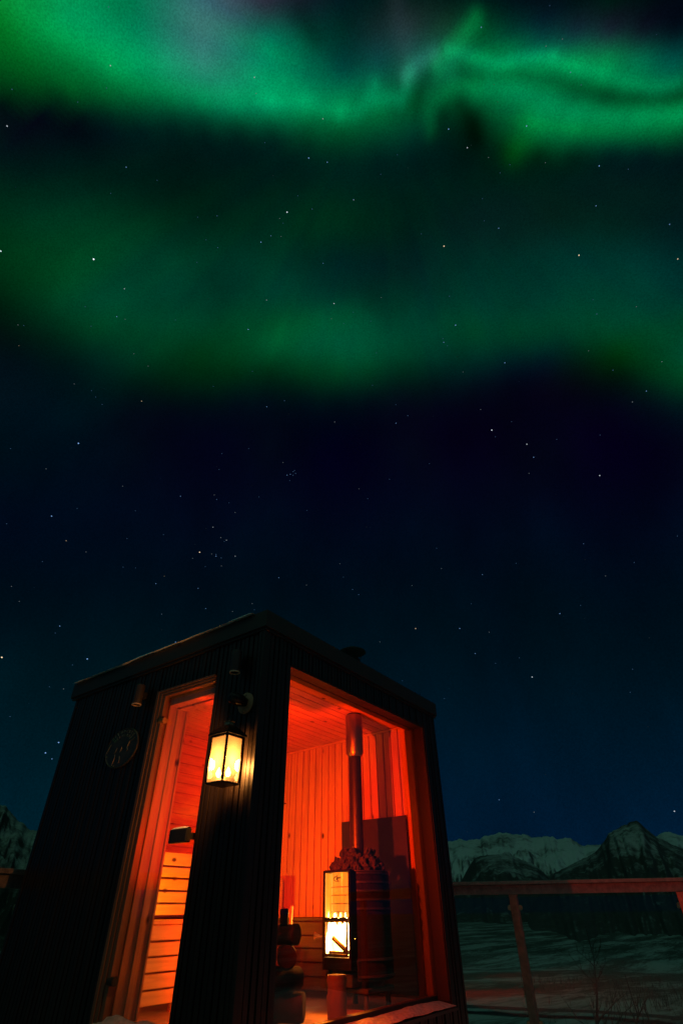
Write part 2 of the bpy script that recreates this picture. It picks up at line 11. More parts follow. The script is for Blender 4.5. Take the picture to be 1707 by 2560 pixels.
STROKES=[([(1.07,75.91),(6.63,75.95),(11.54,75.98),(16.28,75.91)],0.0189,(0,0.1,0.02),'a'),([(5.61,76.16),(10.71,74.64),(15.82,72.39),(21.54,70.73),(25.15,69.02)],0.0122,(0,0.1,0.035),'a'),([(24.44,68.75),(26.76,66.33),(28.45,63.83),(30.01,61.45),(31.94,59.92)],0.0131,(0,0.09,0.03),'a'),([(6.71,74.21),(12.44,72.08),(17.58,70.61),(22.29,67.87),(24.57,65.35),(26.51,62.88),(28.75,60.79),(30.98,59.4)],0.0168,0.6,'m'),([(12.05,71.91),(17.01,68.87),(20.48,66.11),(25.01,62.09),(29.67,58.66)],0.0185,(0,0.05,0.02),'a'),([(15.03,67.1),(11.57,66.54),(9.2,66.27)],0.0289,(0,0.04,0.0),'a'),([(-33.06,76.04),(-28.47,75.95),(-25.65,76.32),(-21.61,77.21)],0.0157,(0,0.08,0.03),'a'),([(-21.65,76.32),(-16.13,75.93),(-13.66,75.57),(-10.76,76.07),(-8.06,76.78)],0.0156,(0,0.09,0.035),'a'),([(-9.79,76.69),(-3.96,76.84),(1.25,76.65)],0.015,(0.01,0.08,0.06),'a'),([(-1.43,81.56),(-5.78,79.86),(-7.41,78.4),(-8.3,77.09)],0.0229,(0.006,0.007,0.01),'a'),([(-6.88,72.37),(-6.24,73.38),(-4.11,73.99),(0.49,73.9),(7.43,72.72)],0.0179,(0,0.035,0.008),'a'),([(-10.61,73.84),(-7.02,75.18),(-2.39,75.72)],0.0131,0.75,'m'),([(3.01,72.44),(3.85,70.86),(3.82,69.46)],0.0273,0.45,'m'),([(-2.26,72.71),(-6.42,71.98)],0.0147,0.75,'m'),([(-61.83,75.53),(-46.92,76.72),(-33.47,76.23)],0.0132,(0,0.06,0.02),'a'),([(-52.18,81.76),(-44.61,80.83)],0.0254,0.6,'m'),([(-106.86,65.32),(-100.6,67.25),(-93.04,69.23)],0.02,(0,0.05,0.01),'a'),([(-32.36,58.14),(-41.66,56.87),(-45.94,55.39)],0.0437,(0,0.012,0.002),'a')]
RIDGES={'far': [(-29.99, 3.71), (-27.72, 4.44), (-25.95, 4.86), (-25.27, 5.06), (-24.33, 5.19), (-23.81, 5.08), (-22.89, 5.15), (-22.14, 5.31), (-21.2, 5.52), (-20.23, 5.58), (-19.45, 5.43), (-18.59, 5.34), (-17.77, 5.12), (-16.73, 5.14), (-16.15, 5.14), (-15.89, 4.83), (-15.18, 4.95), (-14.75, 4.96), (-14.45, 4.6), (-13.92, 4.37), (-12.46, 4.34), (-10.57, 4.31), (-7.95, 4.75), (-7.24, 5.05), (-6.58, 4.81), (-5.98, 4.69), (-4.71, 4.02), (-1.31, 3.05)], 'near': [(-19.74, 1.62), (-17.26, 2.27), (-15.09, 3.06), (-13.65, 3.58), (-12.92, 3.89), (-12.18, 4.53), (-11.6, 5.08), (-10.84, 5.45), (-10.15, 5.62), (-9.59, 5.85), (-9.14, 5.97), (-8.85, 5.72), (-8.62, 5.3), (-7.97, 4.69), (-7.36, 4.29), (-6.74, 3.98), (-6.34, 3.72), (-4.03, 2.92), (-0.54, 1.9)], 'left': [(-75.45, 11.14), (-72.31, 10.09), (-69.09, 9.11), (-66.96, 8.11), (-65.57, 7.56), (-64.84, 7.16), (-64.04, 6.6), (-63.26, 6.08), (-62.62, 5.79), (-62.07, 5.7), (-61.35, 5.87), (-58.77, 5.73), (-53.54, 4.67), (-48.21, 3.83)], 'hill': [(-26.23, 2.75), (-24.22, 3.6), (-22.75, 3.86), (-21.32, 3.97), (-19.96, 3.78), (-18.39, 3.15), (-16.25, 2.38), (-15.08, 1.93)]}
# ---------------------------------------------------------------- camera
cam = bpy.data.cameras.new('camera'); co = bpy.data.objects.new('camera', cam); SC.collection.objects.link(co); SC.camera = co
cam.sensor_fit = 'VERTICAL'; cam.sensor_height = 36; cam.lens = LENS; cam.clip_start = .05; cam.clip_end = 20000
co.matrix_world = Matrix([(CAM_R[0][i], CAM_R[1][i], CAM_R[2][i], CAM_LOC[i]) for i in range(3)] + [(0,0,0,1)])
# ---------------------------------------------------------------- world: night, the light comes from the aurora sky dome
wd = bpy.data.worlds.new('World'); SC.world = wd; wd.use_nodes = True
wd.node_tree.nodes['Background'].inputs[0].default_value = (0.001,.006,.012,1); wd.node_tree.nodes['Background'].inputs[1].default_value = .5
SC.view_settings.view_transform = 'Standard'; SC.view_settings.look = 'None'; SC.view_settings.exposure = 0; SC.view_settings.gamma = 1
SC.cycles.max_bounces = 8; SC.cycles.diffuse_bounces = 4; SC.cycles.glossy_bounces = 4; SC.cycles.transparent_max_bounces = 16
SC.cycles.use_denoising = True; SC.cycles.sample_clamp_indirect = 4.0; SC.cycles.caustics_reflective = False; SC.cycles.caustics_refractive = False
RED_COL, RED_W = (1.0, .036, .0), 370
FIRE_COL, FIRE_W = (1.0, .17, .005), 72
THIN_E = 30
FLOOR_COL, FLOOR_W = (1.0, .40, .010), 115
FLAME_E = 40
LANT_COL, LANT_W = (1.0, .38, .08), 28
RPOSTS = [.05, 2.0, 3.99, 5.90, 7.8, 9.25]
LPOSTS = [.30, 1.6, 2.98, 4.9, 6.8, 8.7, 10.6]
# ---------------------------------------------------------------- mesh helpers
# building coordinates (a, b, h): a runs along the door wall away from the near corner,
# b along the window wall away from it, h is height above eye level.  World = (-a, b, h + EYE)
COL = SC.collection
EYE = 1.08
def W(a, b, h): return Vector((-a, b, h + EYE))

class MB:
    def __init__(s): s.bm = bmesh.new()
    def box(s, a0, a1, b0, b1, h0, h1, bev=0.0, rot=None, piv=None):
        """axis-aligned box in building coordinates"""
        vs = [s.bm.verts.new(W(a, b, h)) for a in (a0, a1) for b in (b0, b1) for h in (h0, h1)]
        return s._hex(vs, bev, rot, piv)
    def _hex(s, vs, bev=0.0, rot=None, piv=None):
        idx = [(0,1,3,2),(4,6,7,5),(0,4,5,1),(2,3,7,6),(0,2,6,4),(1,5,7,3)]
        fs = [s.bm.faces.new([vs[i] for i in f]) for f in idx]
        if rot is not None: bmesh.ops.rotate(s.bm, cent=piv, matrix=rot, verts=vs)
        if bev:
            es = list({e for f in fs for e in f.edges})
            bmesh.ops.bevel(s.bm, geom=es, offset=bev, segments=1, affect='EDGES', profile=0.5)
        return vs
    def hexa(s, pts, bev=0.0): return s._hex([s.bm.verts.new(Vector(p)) for p in pts], bev)
    def beam(s, p, q, w, h, bev=0.0, up=Vector((0,0,1))):
        p, q = Vector(p), Vector(q); d = (q-p).normalized()
        sd = d.cross(up).normalized()*w/2; u = sd.cross(d).normalized()*h/2
        return s.hexa([p-sd-u, p-sd+u, p+sd-u, p+sd+u, q-sd-u, q-sd+u, q+sd-u, q+sd+u], bev)
    def tube(s, pts, rad, n=16, cap=True):
        """lofted tube through points with a radius per point"""
        pts = [Vector(p) for p in pts]
        rad = rad if isinstance(rad, (list, tuple)) else [rad]*len(pts)
        rings = []; ref = None
        for i, p in enumerate(pts):
            d = (pts[min(i+1,len(pts)-1)] - pts[max(i-1,0)]).normalized()
            if ref is None: ref = Vector((1,0,0)) if abs(d.x) < .9 else Vector((0,1,0))
            u = (ref - d*ref.dot(d)).normalized(); v = d.cross(u); ref = u
            rings.append([s.bm.verts.new(p + (u*math.cos(t)+v*math.sin(t))*rad[i]) for t in [2*PI*k/n for k in range(n)]])
        for r0, r1 in zip(rings, rings[1:]):
            for k in range(n): s.bm.faces.new((r0[k], r0[(k+1)%n], r1[(k+1)%n], r1[k]))
        if cap:
            s.bm.faces.new(rings[0][::-1]); s.bm.faces.new(rings[-1])
        return rings
    def lathe(s, c, prof, n=32, axis=Vector((0,0,1)), cap=True):
        """profile of (radius, offset) about an axis through c"""
        c = Vector(c); axis = axis.normalized()
        ref = Vector((1,0,0)) if abs(axis.x) < .9 else Vector((0,1,0))
        u = (ref-axis*ref.dot(axis)).normalized(); v = axis.cross(u)
        rings = [[s.bm.verts.new(c+axis*z+(u*math.cos(t)+v*math.sin(t))*r) for t in [2*PI*k/n for k in range(n)]] for r, z in prof]
        for r0, r1 in zip(rings, rings[1:]):
            for k in range(n): s.bm.faces.new((r0[k], r0[(k+1)%n], r1[(k+1)%n], r1[k]))
        if cap: s.bm.faces.new(rings[0][::-1]); s.bm.faces.new(rings[-1])
    def grid(s, nu, nv, fn):
        vs = [[s.bm.verts.new(Vector(fn(i/(nu-1), j/(nv-1)))) for j in range(nv)] for i in range(nu)]
        for i in range(nu-1):
            for j in range(nv-1): s.bm.faces.new((vs[i][j], vs[i+1][j], vs[i+1][j+1], vs[i][j+1]))
        return vs
    def blob(s, c, r, sub=2, amp=.25, sc=3.0, seed=0, flat=(1,1,1)):
        c = Vector(c); ret = bmesh.ops.create_icosphere(s.bm, subdivisions=sub, radius=1.0)
        off = Vector((seed*7.3, seed*3.1, seed*1.7))
        for v in ret['verts']:
            n = noise.noise(v.co*sc/2+off)*amp + noise.noise(v.co*sc*1.7+off)*amp*.4
            v.co = c + Vector((v.co.x*flat[0], v.co.y*flat[1], v.co.z*flat[2]))*r*(1+n)

def obj(name, mb, mat, parent=None, smooth=False, recalc=True, org=None):
    bm = mb.bm
    if recalc: bmesh.ops.recalc_face_normals(bm, faces=bm.faces)
    me = bpy.data.meshes.new(name)
    if org is None:
        if parent is None and bm.verts:
            xs = [v.co for v in bm.verts]
            org = Vector(((min(v.x for v in xs)+max(v.x for v in xs))/2, (min(v.y for v in xs)+max(v.y for v in xs))/2, min(v.z for v in xs)))
        else: org = parent_world(parent)
    bmesh.ops.translate(bm, verts=bm.verts, vec=-Vector(org))
    bm.to_mesh(me); bm.free()
    if smooth:
        me.polygons.foreach_set('use_smooth', [True]*len(me.polygons))
        if smooth != 'all': me.set_sharp_from_angle(angle=math.radians(38))
    me.materials.append(mat)
    o = bpy.data.objects.new(name, me); COL.objects.link(o)
    if parent is None: o.location = org
    else: o.parent = parent
    return o
def parent_world(p):
    v = Vector((0,0,0))
    while p is not None: v += p.location; p = p.parent
    return v
def tag(o, label=None, cat=None, group=None, kind=None):
    if label: o['label'] = label
    if cat: o['category'] = cat
    if group: o['group'] = group
    if kind: o['kind'] = kind
    return o
def thing(name, label, cat, loc, group=None):
    o = bpy.data.objects.new(name, None); COL.objects.link(o); o.location = Vector(loc); o.empty_display_size = .1
    return tag(o, label, cat, group)
def dup_tree(o, loc, rotz=0, scale=None, label=None):
    r = o.copy(); COL.objects.link(r); r.location = Vector(loc); r.rotation_euler = (0,0,rotz)
    if scale: r.scale = scale
    if label: r['label'] = label
    for ch in o.children:
        cc = ch.copy(); COL.objects.link(cc); cc.parent = r
        for g in ch.children:
            d = g.copy(); COL.objects.link(d); d.parent = cc
    return r

# ---------------------------------------------------------------- materials
def nt(name):
    m = bpy.data.materials.new(name); m.use_nodes = True; t = m.node_tree
    b = t.nodes['Principled BSDF']; return m, t, b
def nd(t, typ, **kw):
    n = t.nodes.new(typ)
    for k, v in kw.items():
        if k in n.inputs.keys(): n.inputs[k].default_value = v
        else: setattr(n, k, v)
    return n
def mapping(t, scale, coord='Object'):
    tc = nd(t, 'ShaderNodeTexCoord'); mp = nd(t, 'ShaderNodeMapping'); mp.inputs['Scale'].default_value = scale
    t.links.new(tc.outputs[coord], mp.inputs['Vector']); return mp.outputs['Vector']
def ramp(t, fac, stops, interp='LINEAR'):
    r = nd(t, 'ShaderNodeValToRGB'); r.color_ramp.interpolation = interp
    while len(r.color_ramp.elements) < len(stops): r.color_ramp.elements.new(.5)
    for e, (p, c) in zip(r.color_ramp.elements, stops): e.position = p; e.color = (*c, 1)
    t.links.new(fac, r.inputs['Fac']); return r.outputs['Color']
def mixc(t, fac, a, b, mode='MIX'):
    m = nd(t, 'ShaderNodeMix', data_type='RGBA', blend_type=mode)
    for sk, v in ((m.inputs['Factor'], fac), (m.inputs[6], a), (m.inputs[7], b)):
        if hasattr(v, 'is_linked') or hasattr(v, 'links'): t.links.new(v, sk)
        else: sk.default_value = v if not isinstance(v, tuple) else (*v, 1)
    return m.outputs[2]
def bump(t, b, h, dist, strength=1.0):
    n = nd(t, 'ShaderNodeBump'); n.inputs['Distance'].default_value = dist; n.inputs['Strength'].default_value = strength
    t.links.new(h, n.inputs['Height']); t.links.new(n.outputs[0], b.inputs['Normal'])
def simple(name, col, rough=.5, metal=0.0, var=.25, scale=12, bmp=.0015, stretch=(1,1,1), coat=0, spec=.5):
    m, t, b = nt(name); v = mapping(t, tuple(scale*s for s in stretch))
    n = nd(t, 'ShaderNodeTexNoise', Scale=1.0, Detail=6.0, Roughness=.6); t.links.new(v, n.inputs['Vector'])
    c = ramp(t, n.outputs['Fac'], [(.3, tuple(x*(1-var) for x in col)), (.7, tuple(min(1, x*(1+var)) for x in col))])
    t.links.new(c, b.inputs['Base Color']); b.inputs['Metallic'].default_value = metal
    r = nd(t, 'ShaderNodeMapRange'); r.inputs['To Min'].default_value = rough*.8; r.inputs['To Max'].default_value = min(1, rough*1.25)
    t.links.new(n.outputs['Fac'], r.inputs['Value']); t.links.new(r.outputs[0], b.inputs['Roughness'])
    if bmp: bump(t, b, n.outputs['Fac'], bmp)
    b.inputs['Specular IOR Level'].default_value = spec
    if coat: b.inputs['Coat Weight'].default_value = coat
    return m
def pine(name, axis, base=(.62,.29,.12)):
    """knotty pine; axis = direction the grain runs (0 x, 1 y, 2 z)"""
    m, t, b = nt(name)
    st = [26,26,26]; st[axis] = 1.6
    v = mapping(t, tuple(st))
    n = nd(t, 'ShaderNodeTexNoise', Scale=1.0, Detail=7.0, Roughness=.65, Distortion=.6); t.links.new(v, n.inputs['Vector'])
    c = ramp(t, n.outputs['Fac'], [(.25, tuple(x*.68 for x in base)), (.5, base), (.75, tuple(min(.95, x*1.22) for x in base))])
    ks = [7.5,7.5,7.5]; ks[axis] = 4.4
    v2 = mapping(t, tuple(ks))
    vo = nd(t, 'ShaderNodeTexVoronoi', Scale=1.0, Randomness=1.0); t.links.new(v2, vo.inputs['Vector'])
    k = ramp(t, vo.outputs['Distance'], [(.07, (1,1,1)), (.17, (0,0,0))])
    rn = nd(t, 'ShaderNodeSeparateColor'); t.links.new(vo.outputs['Color'], rn.inputs[0])
    gt = nd(t, 'ShaderNodeMath', operation='GREATER_THAN'); gt.inputs[1].default_value = .5; t.links.new(rn.outputs[0], gt.inputs[0])
    mu = nd(t, 'ShaderNodeMath', operation='MULTIPLY'); t.links.new(k, mu.inputs[0]); t.links.new(gt.outputs[0], mu.inputs[1])
    c2 = mixc(t, mu.outputs[0], c, (.10,.035,.012))
    v3 = mapping(t, (1.3,1.3,.9)); n3 = nd(t, 'ShaderNodeTexNoise', Scale=1.0, Detail=3.0); t.links.new(v3, n3.inputs['Vector'])
    c3 = mixc(t, .55, c2, ramp(t, n3.outputs['Fac'], [(.35,(.55,.5,.45)),(.65,(1,1,1))]), 'MULTIPLY')
    t.links.new(c3, b.inputs['Base Color']); b.inputs['Roughness'].default_value = .62
    b.inputs['Specular IOR Level'].default_value = .3
    bump(t, b, n.outputs['Fac'], .0012)
    return m
def emis(name, col, strength):
    m, t, b = nt(name); t.nodes.remove(b); e = nd(t, 'ShaderNodeEmission'); e.inputs[0].default_value = (*col,1); e.inputs[1].default_value = strength
    t.links.new(e.outputs[0], t.nodes['Material Output'].inputs['Surface']); return m
def glass(name, tint=(.95,.97,.96), refl=.9, haze=0.0, haze_col=(.8,.8,.8), ior=1.45):
    m, t, b = nt(name); t.nodes.remove(b)
    tr = nd(t, 'ShaderNodeBsdfTransparent'); tr.inputs[0].default_value = (*tint,1)
    gl = nd(t, 'ShaderNodeBsdfGlossy'); gl.inputs['Roughness'].default_value = .02; gl.inputs[0].default_value = (refl,refl,refl,1)
    lw = nd(t, 'ShaderNodeLayerWeight'); lw.inputs[0].default_value = .5
    pw = nd(t, 'ShaderNodeMath', operation='POWER'); t.links.new(lw.outputs['Facing'], pw.inputs[0]); pw.inputs[1].default_value = 5
    fr = nd(t, 'ShaderNodeMath', operation='MULTIPLY_ADD'); t.links.new(pw.outputs[0], fr.inputs[0]); fr.inputs[1].default_value = .9; fr.inputs[2].default_value = .05
    mx = nd(t, 'ShaderNodeMixShader'); t.links.new(fr.outputs[0], mx.inputs[0]); t.links.new(tr.outputs[0], mx.inputs[1]); t.links.new(gl.outputs[0], mx.inputs[2])
    out = mx.outputs[0]
    if haze:
        tl = nd(t, 'ShaderNodeBsdfTranslucent'); tl.inputs[0].default_value = (*haze_col,1)
        m2 = nd(t, 'ShaderNodeMixShader')
        v = mapping(t, (9,9,9)); n = nd(t, 'ShaderNodeTexNoise', Scale=1.0, Detail=5.0); t.links.new(v, n.inputs['Vector'])
        mr = nd(t, 'ShaderNodeMapRange'); mr.inputs['To Min'].default_value = haze*.5; mr.inputs['To Max'].default_value = haze*1.5
        t.links.new(n.outputs['Fac'], mr.inputs['Value']); t.links.new(mr.outputs[0], m2.inputs[0])
        t.links.new(out, m2.inputs[1]); t.links.new(tl.outputs[0], m2.inputs[2]); out = m2.outputs[0]
    t.links.new(out, t.nodes['Material Output'].inputs['Surface']); return m

M_CLAD = simple('black_stained_wood', (.014,.009,.007), .36, var=.35, scale=30, stretch=(1,1,.06), bmp=.001, spec=.4)
M_CLAD2 = simple('black_fascia', (.024,.018,.015), .45, var=.3, scale=8, bmp=.001)
M_ROOF = simple('roof_membrane', (.04,.04,.042), .8, var=.3, scale=15)
M_FRAMEW = simple('brown_frame_wood', (.17,.07,.035), .4, var=.3, scale=25, stretch=(1,1,.08))
M_PV = pine('pine_upright_grain', 2)
M_PY = pine('pine_long_grain', 1)
M_PX = pine('pine_cross_grain', 0)
M_BENCH = pine('bench_aspen', 1, (.80,.56,.30))
M_FLOOR = simple('floor_tile', (.42,.33,.27), .35, var=.2, scale=5)
M_STEEL = simple('brushed_steel', (.30,.26,.24), .3, metal=1.0, var=.15, scale=40, stretch=(1,1,.05), bmp=.0004)
M_TUBE, t_, b_ = nt('painted_glow_steel')
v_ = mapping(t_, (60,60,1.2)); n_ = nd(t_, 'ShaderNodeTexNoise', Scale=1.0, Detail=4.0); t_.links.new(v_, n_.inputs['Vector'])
t_.links.new(ramp(t_, n_.outputs['Fac'], [(.35,(1,.22,.008)),(.55,(1,.36,.02)),(.68,(1,.62,.16))]), b_.inputs['Emission Color']); b_.inputs['Emission Strength'].default_value = 1.15  # fire glow and pale reflection streaks put into the emission
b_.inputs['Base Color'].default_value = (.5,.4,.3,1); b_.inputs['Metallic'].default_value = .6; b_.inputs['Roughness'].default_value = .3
M_DSTEEL = simple('dark_hot_steel', (.008,.006,.005), .6, metal=.0, spec=.06, var=.3, scale=20, bmp=.0006)
M_PIPE = simple('dark_flue_steel', (.014,.009,.008), .4, metal=.0, var=.2, scale=18, bmp=.0004)
M_BLACK = simple('black_paint', (.02,.018,.017), .35, var=.2, scale=20)
M_BLACK2 = simple('black_reveal_board', (.020,.014,.012), .55, var=.3, scale=20, stretch=(1,1,.1))
M_SOOT = simple('sooty_black', (.008,.007,.007), .85, var=.2)
M_IRON = simple('cast_iron', (.03,.027,.025), .55, metal=.5, var=.3, scale=30)
M_BRASS = simple('warm_metal', (.55,.38,.2), .3, metal=1.0, var=.15, scale=30, bmp=.0003)
M_HINGE = simple('dull_brass', (.34,.15,.05), .5, metal=.3)
M_RIM = simple('copper_rim', (.72,.45,.28), .45, metal=.2, var=.1)
M_LANT = simple('lantern_metal', (.03,.027,.025), .28, metal=.8, var=.3, scale=30, bmp=.0005)
M_STONE = simple('sauna_stone', (.022,.017,.015), .85, var=.4, scale=25, bmp=.004)
M_BARK = simple('bark', (.014,.009,.008), .95, spec=.1, var=.6, scale=22, stretch=(1,1,.3), bmp=.006)
M_LOGEND = simple('log_end_grain', (.010,.005,.004), .8, spec=.1, var=.3, scale=30, bmp=.002)
M_SPLIT = simple('split_birch', (.75,.55,.32), .7, var=.25, scale=25, stretch=(1,1,.1), bmp=.002)
M_TOWEL = simple('coarse_towel', (.40,.17,.12), .95, var=.6, scale=90, bmp=.004)
M_CORD = simple('dark_cord', (.03,.02,.02), .8)
M_SHIELD = simple('heat_shield_sheet', (.034,.024,.018), .6, metal=.0, spec=.2, var=.2, scale=6, bmp=.0006)
M_RAILW = simple('stained_rail_wood', (.24,.18,.16), .6, var=.35, scale=20, bmp=.002)
M_POSTW = simple('red_lit_post_wood', (.42,.15,.11), .6, var=.3, scale=20, bmp=.002)  # red light falling on the posts put into their colour
M_GLASS = glass('window_glass', (.93,.93,.92))
M_GLASSR = glass('rail_glass', (.86,.90,.88), .9, ior=1.5)
M_LGLASS = glass('milky_lantern_glass', (.95,.93,.9), .9, haze=.06, haze_col=(.85,.70,.52))
M_CERAM = simple('candle_wax', (.85,.75,.6), .5)

def snow_mat(name, dark=(.42,.44,.46), col=(.80,.83,.87), sc=2.0, lo=.35, hi=.6):
    m, t, b = nt(name); v = mapping(t, (sc,sc,sc))
    n = nd(t, 'ShaderNodeTexNoise', Scale=1.0, Detail=8.0, Roughness=.62); t.links.new(v, n.inputs['Vector'])
    t.links.new(ramp(t, n.outputs['Fac'], [(lo, dark),(hi, col)]), b.inputs['Base Color'])
    b.inputs['Roughness'].default_value = .75; bump(t, b, n.outputs['Fac'], .012)
    return m
M_SNOW = snow_mat('snow', sc=14, dark=(.62,.63,.66)); M_OLDSNOW = snow_mat('darker_crusted_snow', sc=30, dark=(.22,.21,.20), col=(.34,.33,.32))  # crusted snow is a darker tone for sill and threshold
def terrain_mat(name, rock=(.045,.045,.045), snow=(.72,.76,.80), sc=.004, bias=0.0, steep=2.0, nz0=.8, scrub=.5, scrub_sc=.05, tree_h=None, soft=.14, ys=1.0, rock_h=None):
    """snow where the ground is flat and open, dark rock, scrub or birch wood elsewhere (wood below the tree line tree_h)"""
    m, t, b = nt(name)
    def M_(op, x, y, z=None):
        n = nd(t, 'ShaderNodeMath', operation=op)
        for k, v in enumerate((x, y, z)):
            if v is None: continue
            if isinstance(v, (int, float)): n.inputs[k].default_value = v
            else: t.links.new(v, n.inputs[k])
        return n.outputs[0]
    v = mapping(t, (sc,sc*ys,sc)); n = nd(t, 'ShaderNodeTexNoise', Scale=1.0, Detail=12.0, Roughness=.7); t.links.new(v, n.inputs['Vector'])
    v2 = mapping(t, (scrub_sc,scrub_sc*ys,scrub_sc*.35)); n2 = nd(t, 'ShaderNodeTexNoise', Scale=1.0, Detail=10.0, Roughness=.8); t.links.new(v2, n2.inputs['Vector'])
    g = nd(t, 'ShaderNodeNewGeometry'); sp = nd(t, 'ShaderNodeSeparateXYZ'); t.links.new(g.outputs['Normal'], sp.inputs[0])
    x = M_('MULTIPLY_ADD', M_('SUBTRACT', n.outputs['Fac'], .5), 2.4, bias)
    x = M_('MULTIPLY_ADD', M_('SUBTRACT', sp.outputs[2], nz0), steep, x)
    x = M_('MULTIPLY_ADD', M_('SUBTRACT', n2.outputs['Fac'], .5), scrub*2.4, x)
    if tree_h:
        ps = nd(t, 'ShaderNodeSeparateXYZ'); t.links.new(g.outputs['Position'], ps.inputs[0])
        tl = nd(t, 'ShaderNodeMapRange'); tl.inputs['From Min'].default_value = tree_h*.2; tl.inputs['From Max'].default_value = tree_h; tl.inputs['To Min'].default_value = -.45; tl.inputs['To Max'].default_value = 0
        t.links.new(ps.outputs[2], tl.inputs['Value']); x = M_('ADD', x, tl.outputs[0])
    if rock_h:
        ps = nd(t, 'ShaderNodeSeparateXYZ'); t.links.new(g.outputs['Position'], ps.inputs[0])
        rk = nd(t, 'ShaderNodeMapRange'); rk.inputs['From Min'].default_value = rock_h*.88; rk.inputs['From Max'].default_value = rock_h; rk.inputs['To Max'].default_value = -.55; rk.inputs['To Min'].default_value = 0
        t.links.new(ps.outputs[2], rk.inputs['Value']); x = M_('ADD', x, rk.outputs[0])
    t.links.new(ramp(t, M_('ADD', x, .5), [(.5-soft,rock),(.5+soft,snow)]), b.inputs['Base Color'])
    b.inputs['Roughness'].default_value = .9; b.inputs['Specular IOR Level'].default_value = .15
    return m

# ---------------------------------------------------------------- sky dome, aurora and stars
def srgb2lin(c): c = np.asarray(c, float)/255; return np.where(c <= .04045, c/12.92, ((c+.055)/1.055)**2.4)
def dirs(az, el):
    az = np.radians(az); el = np.radians(el); return np.stack([np.sin(az)*np.cos(el), np.cos(az)*np.cos(el), np.sin(el)], -1)
def lin2enc(l): l = np.clip(l, 0, None); return np.where(l <= .0031308, l*12.92, 1.055*l**(1/2.4)-.055)
def sky_colour(D):
    P = [list(s) for s in SKY]
    for az in range(-180, 180, 30):            # unseen sky behind the camera, brightened to lift the outdoor light
        for el, col in ((-8,(0,30,60)),(10,(5,30,45)),(35,(54,80,73)),(60,(98,136,122))):
            d = dirs(az, el)
            if min(math.acos(max(-1,min(1,float(d@dirs(s[0],s[1]))))) for s in SKY) > .45: P.append([az, el, *col])
    Nd = dirs([p[0] for p in P], [p[1] for p in P]); V = np.array([p[2:5] for p in P], float)/255
    K = np.sqrt(((Nd[:,None]-Nd[None])**2).sum(-1)+1e-4)
    n = len(P); A = np.zeros((n+1,n+1)); A[:n,:n] = K + np.eye(n)*-2e-3; A[:n,n] = 1; A[n,:n] = 1
    w = np.linalg.solve(A, np.vstack([V, np.zeros((1,3))]))
    out = np.zeros((len(D),3))
    for i in range(0, len(D), 20000):
        d = D[i:i+20000]; k = np.sqrt(np.maximum(0, 2-2*d@Nd.T)+1e-4); out[i:i+20000] = k@w[:n]+w[n]
    out = np.clip(out, 0, 1); lin = np.where(out <= .04045, out/12.92, ((out+.055)/1.055)**2.4)
    for pts, wd, col, mode in STROKES:
        pd = dirs([p[0] for p in pts], [p[1] for p in pts]); fine = []
        for p, q in zip(pd, pd[1:]):
            for s in np.linspace(0,1,14): v = p*(1-s)+q*s; fine.append(v/np.linalg.norm(v))
        F = np.array(fine); dd = np.full(len(D), 9.)
        near = (D@F.mean(0)) > .5
        dn = D[near]; c = np.clip(dn@F.T, -1, 1).max(1); ang = np.arccos(c)
        g = np.exp(-(ang/(wd*.62))**2)
        if mode == 'a': lin[near] += g[:,None]*np.array(col)
        else: lin[near] *= (1-g*(1-col))[:,None]
    return lin
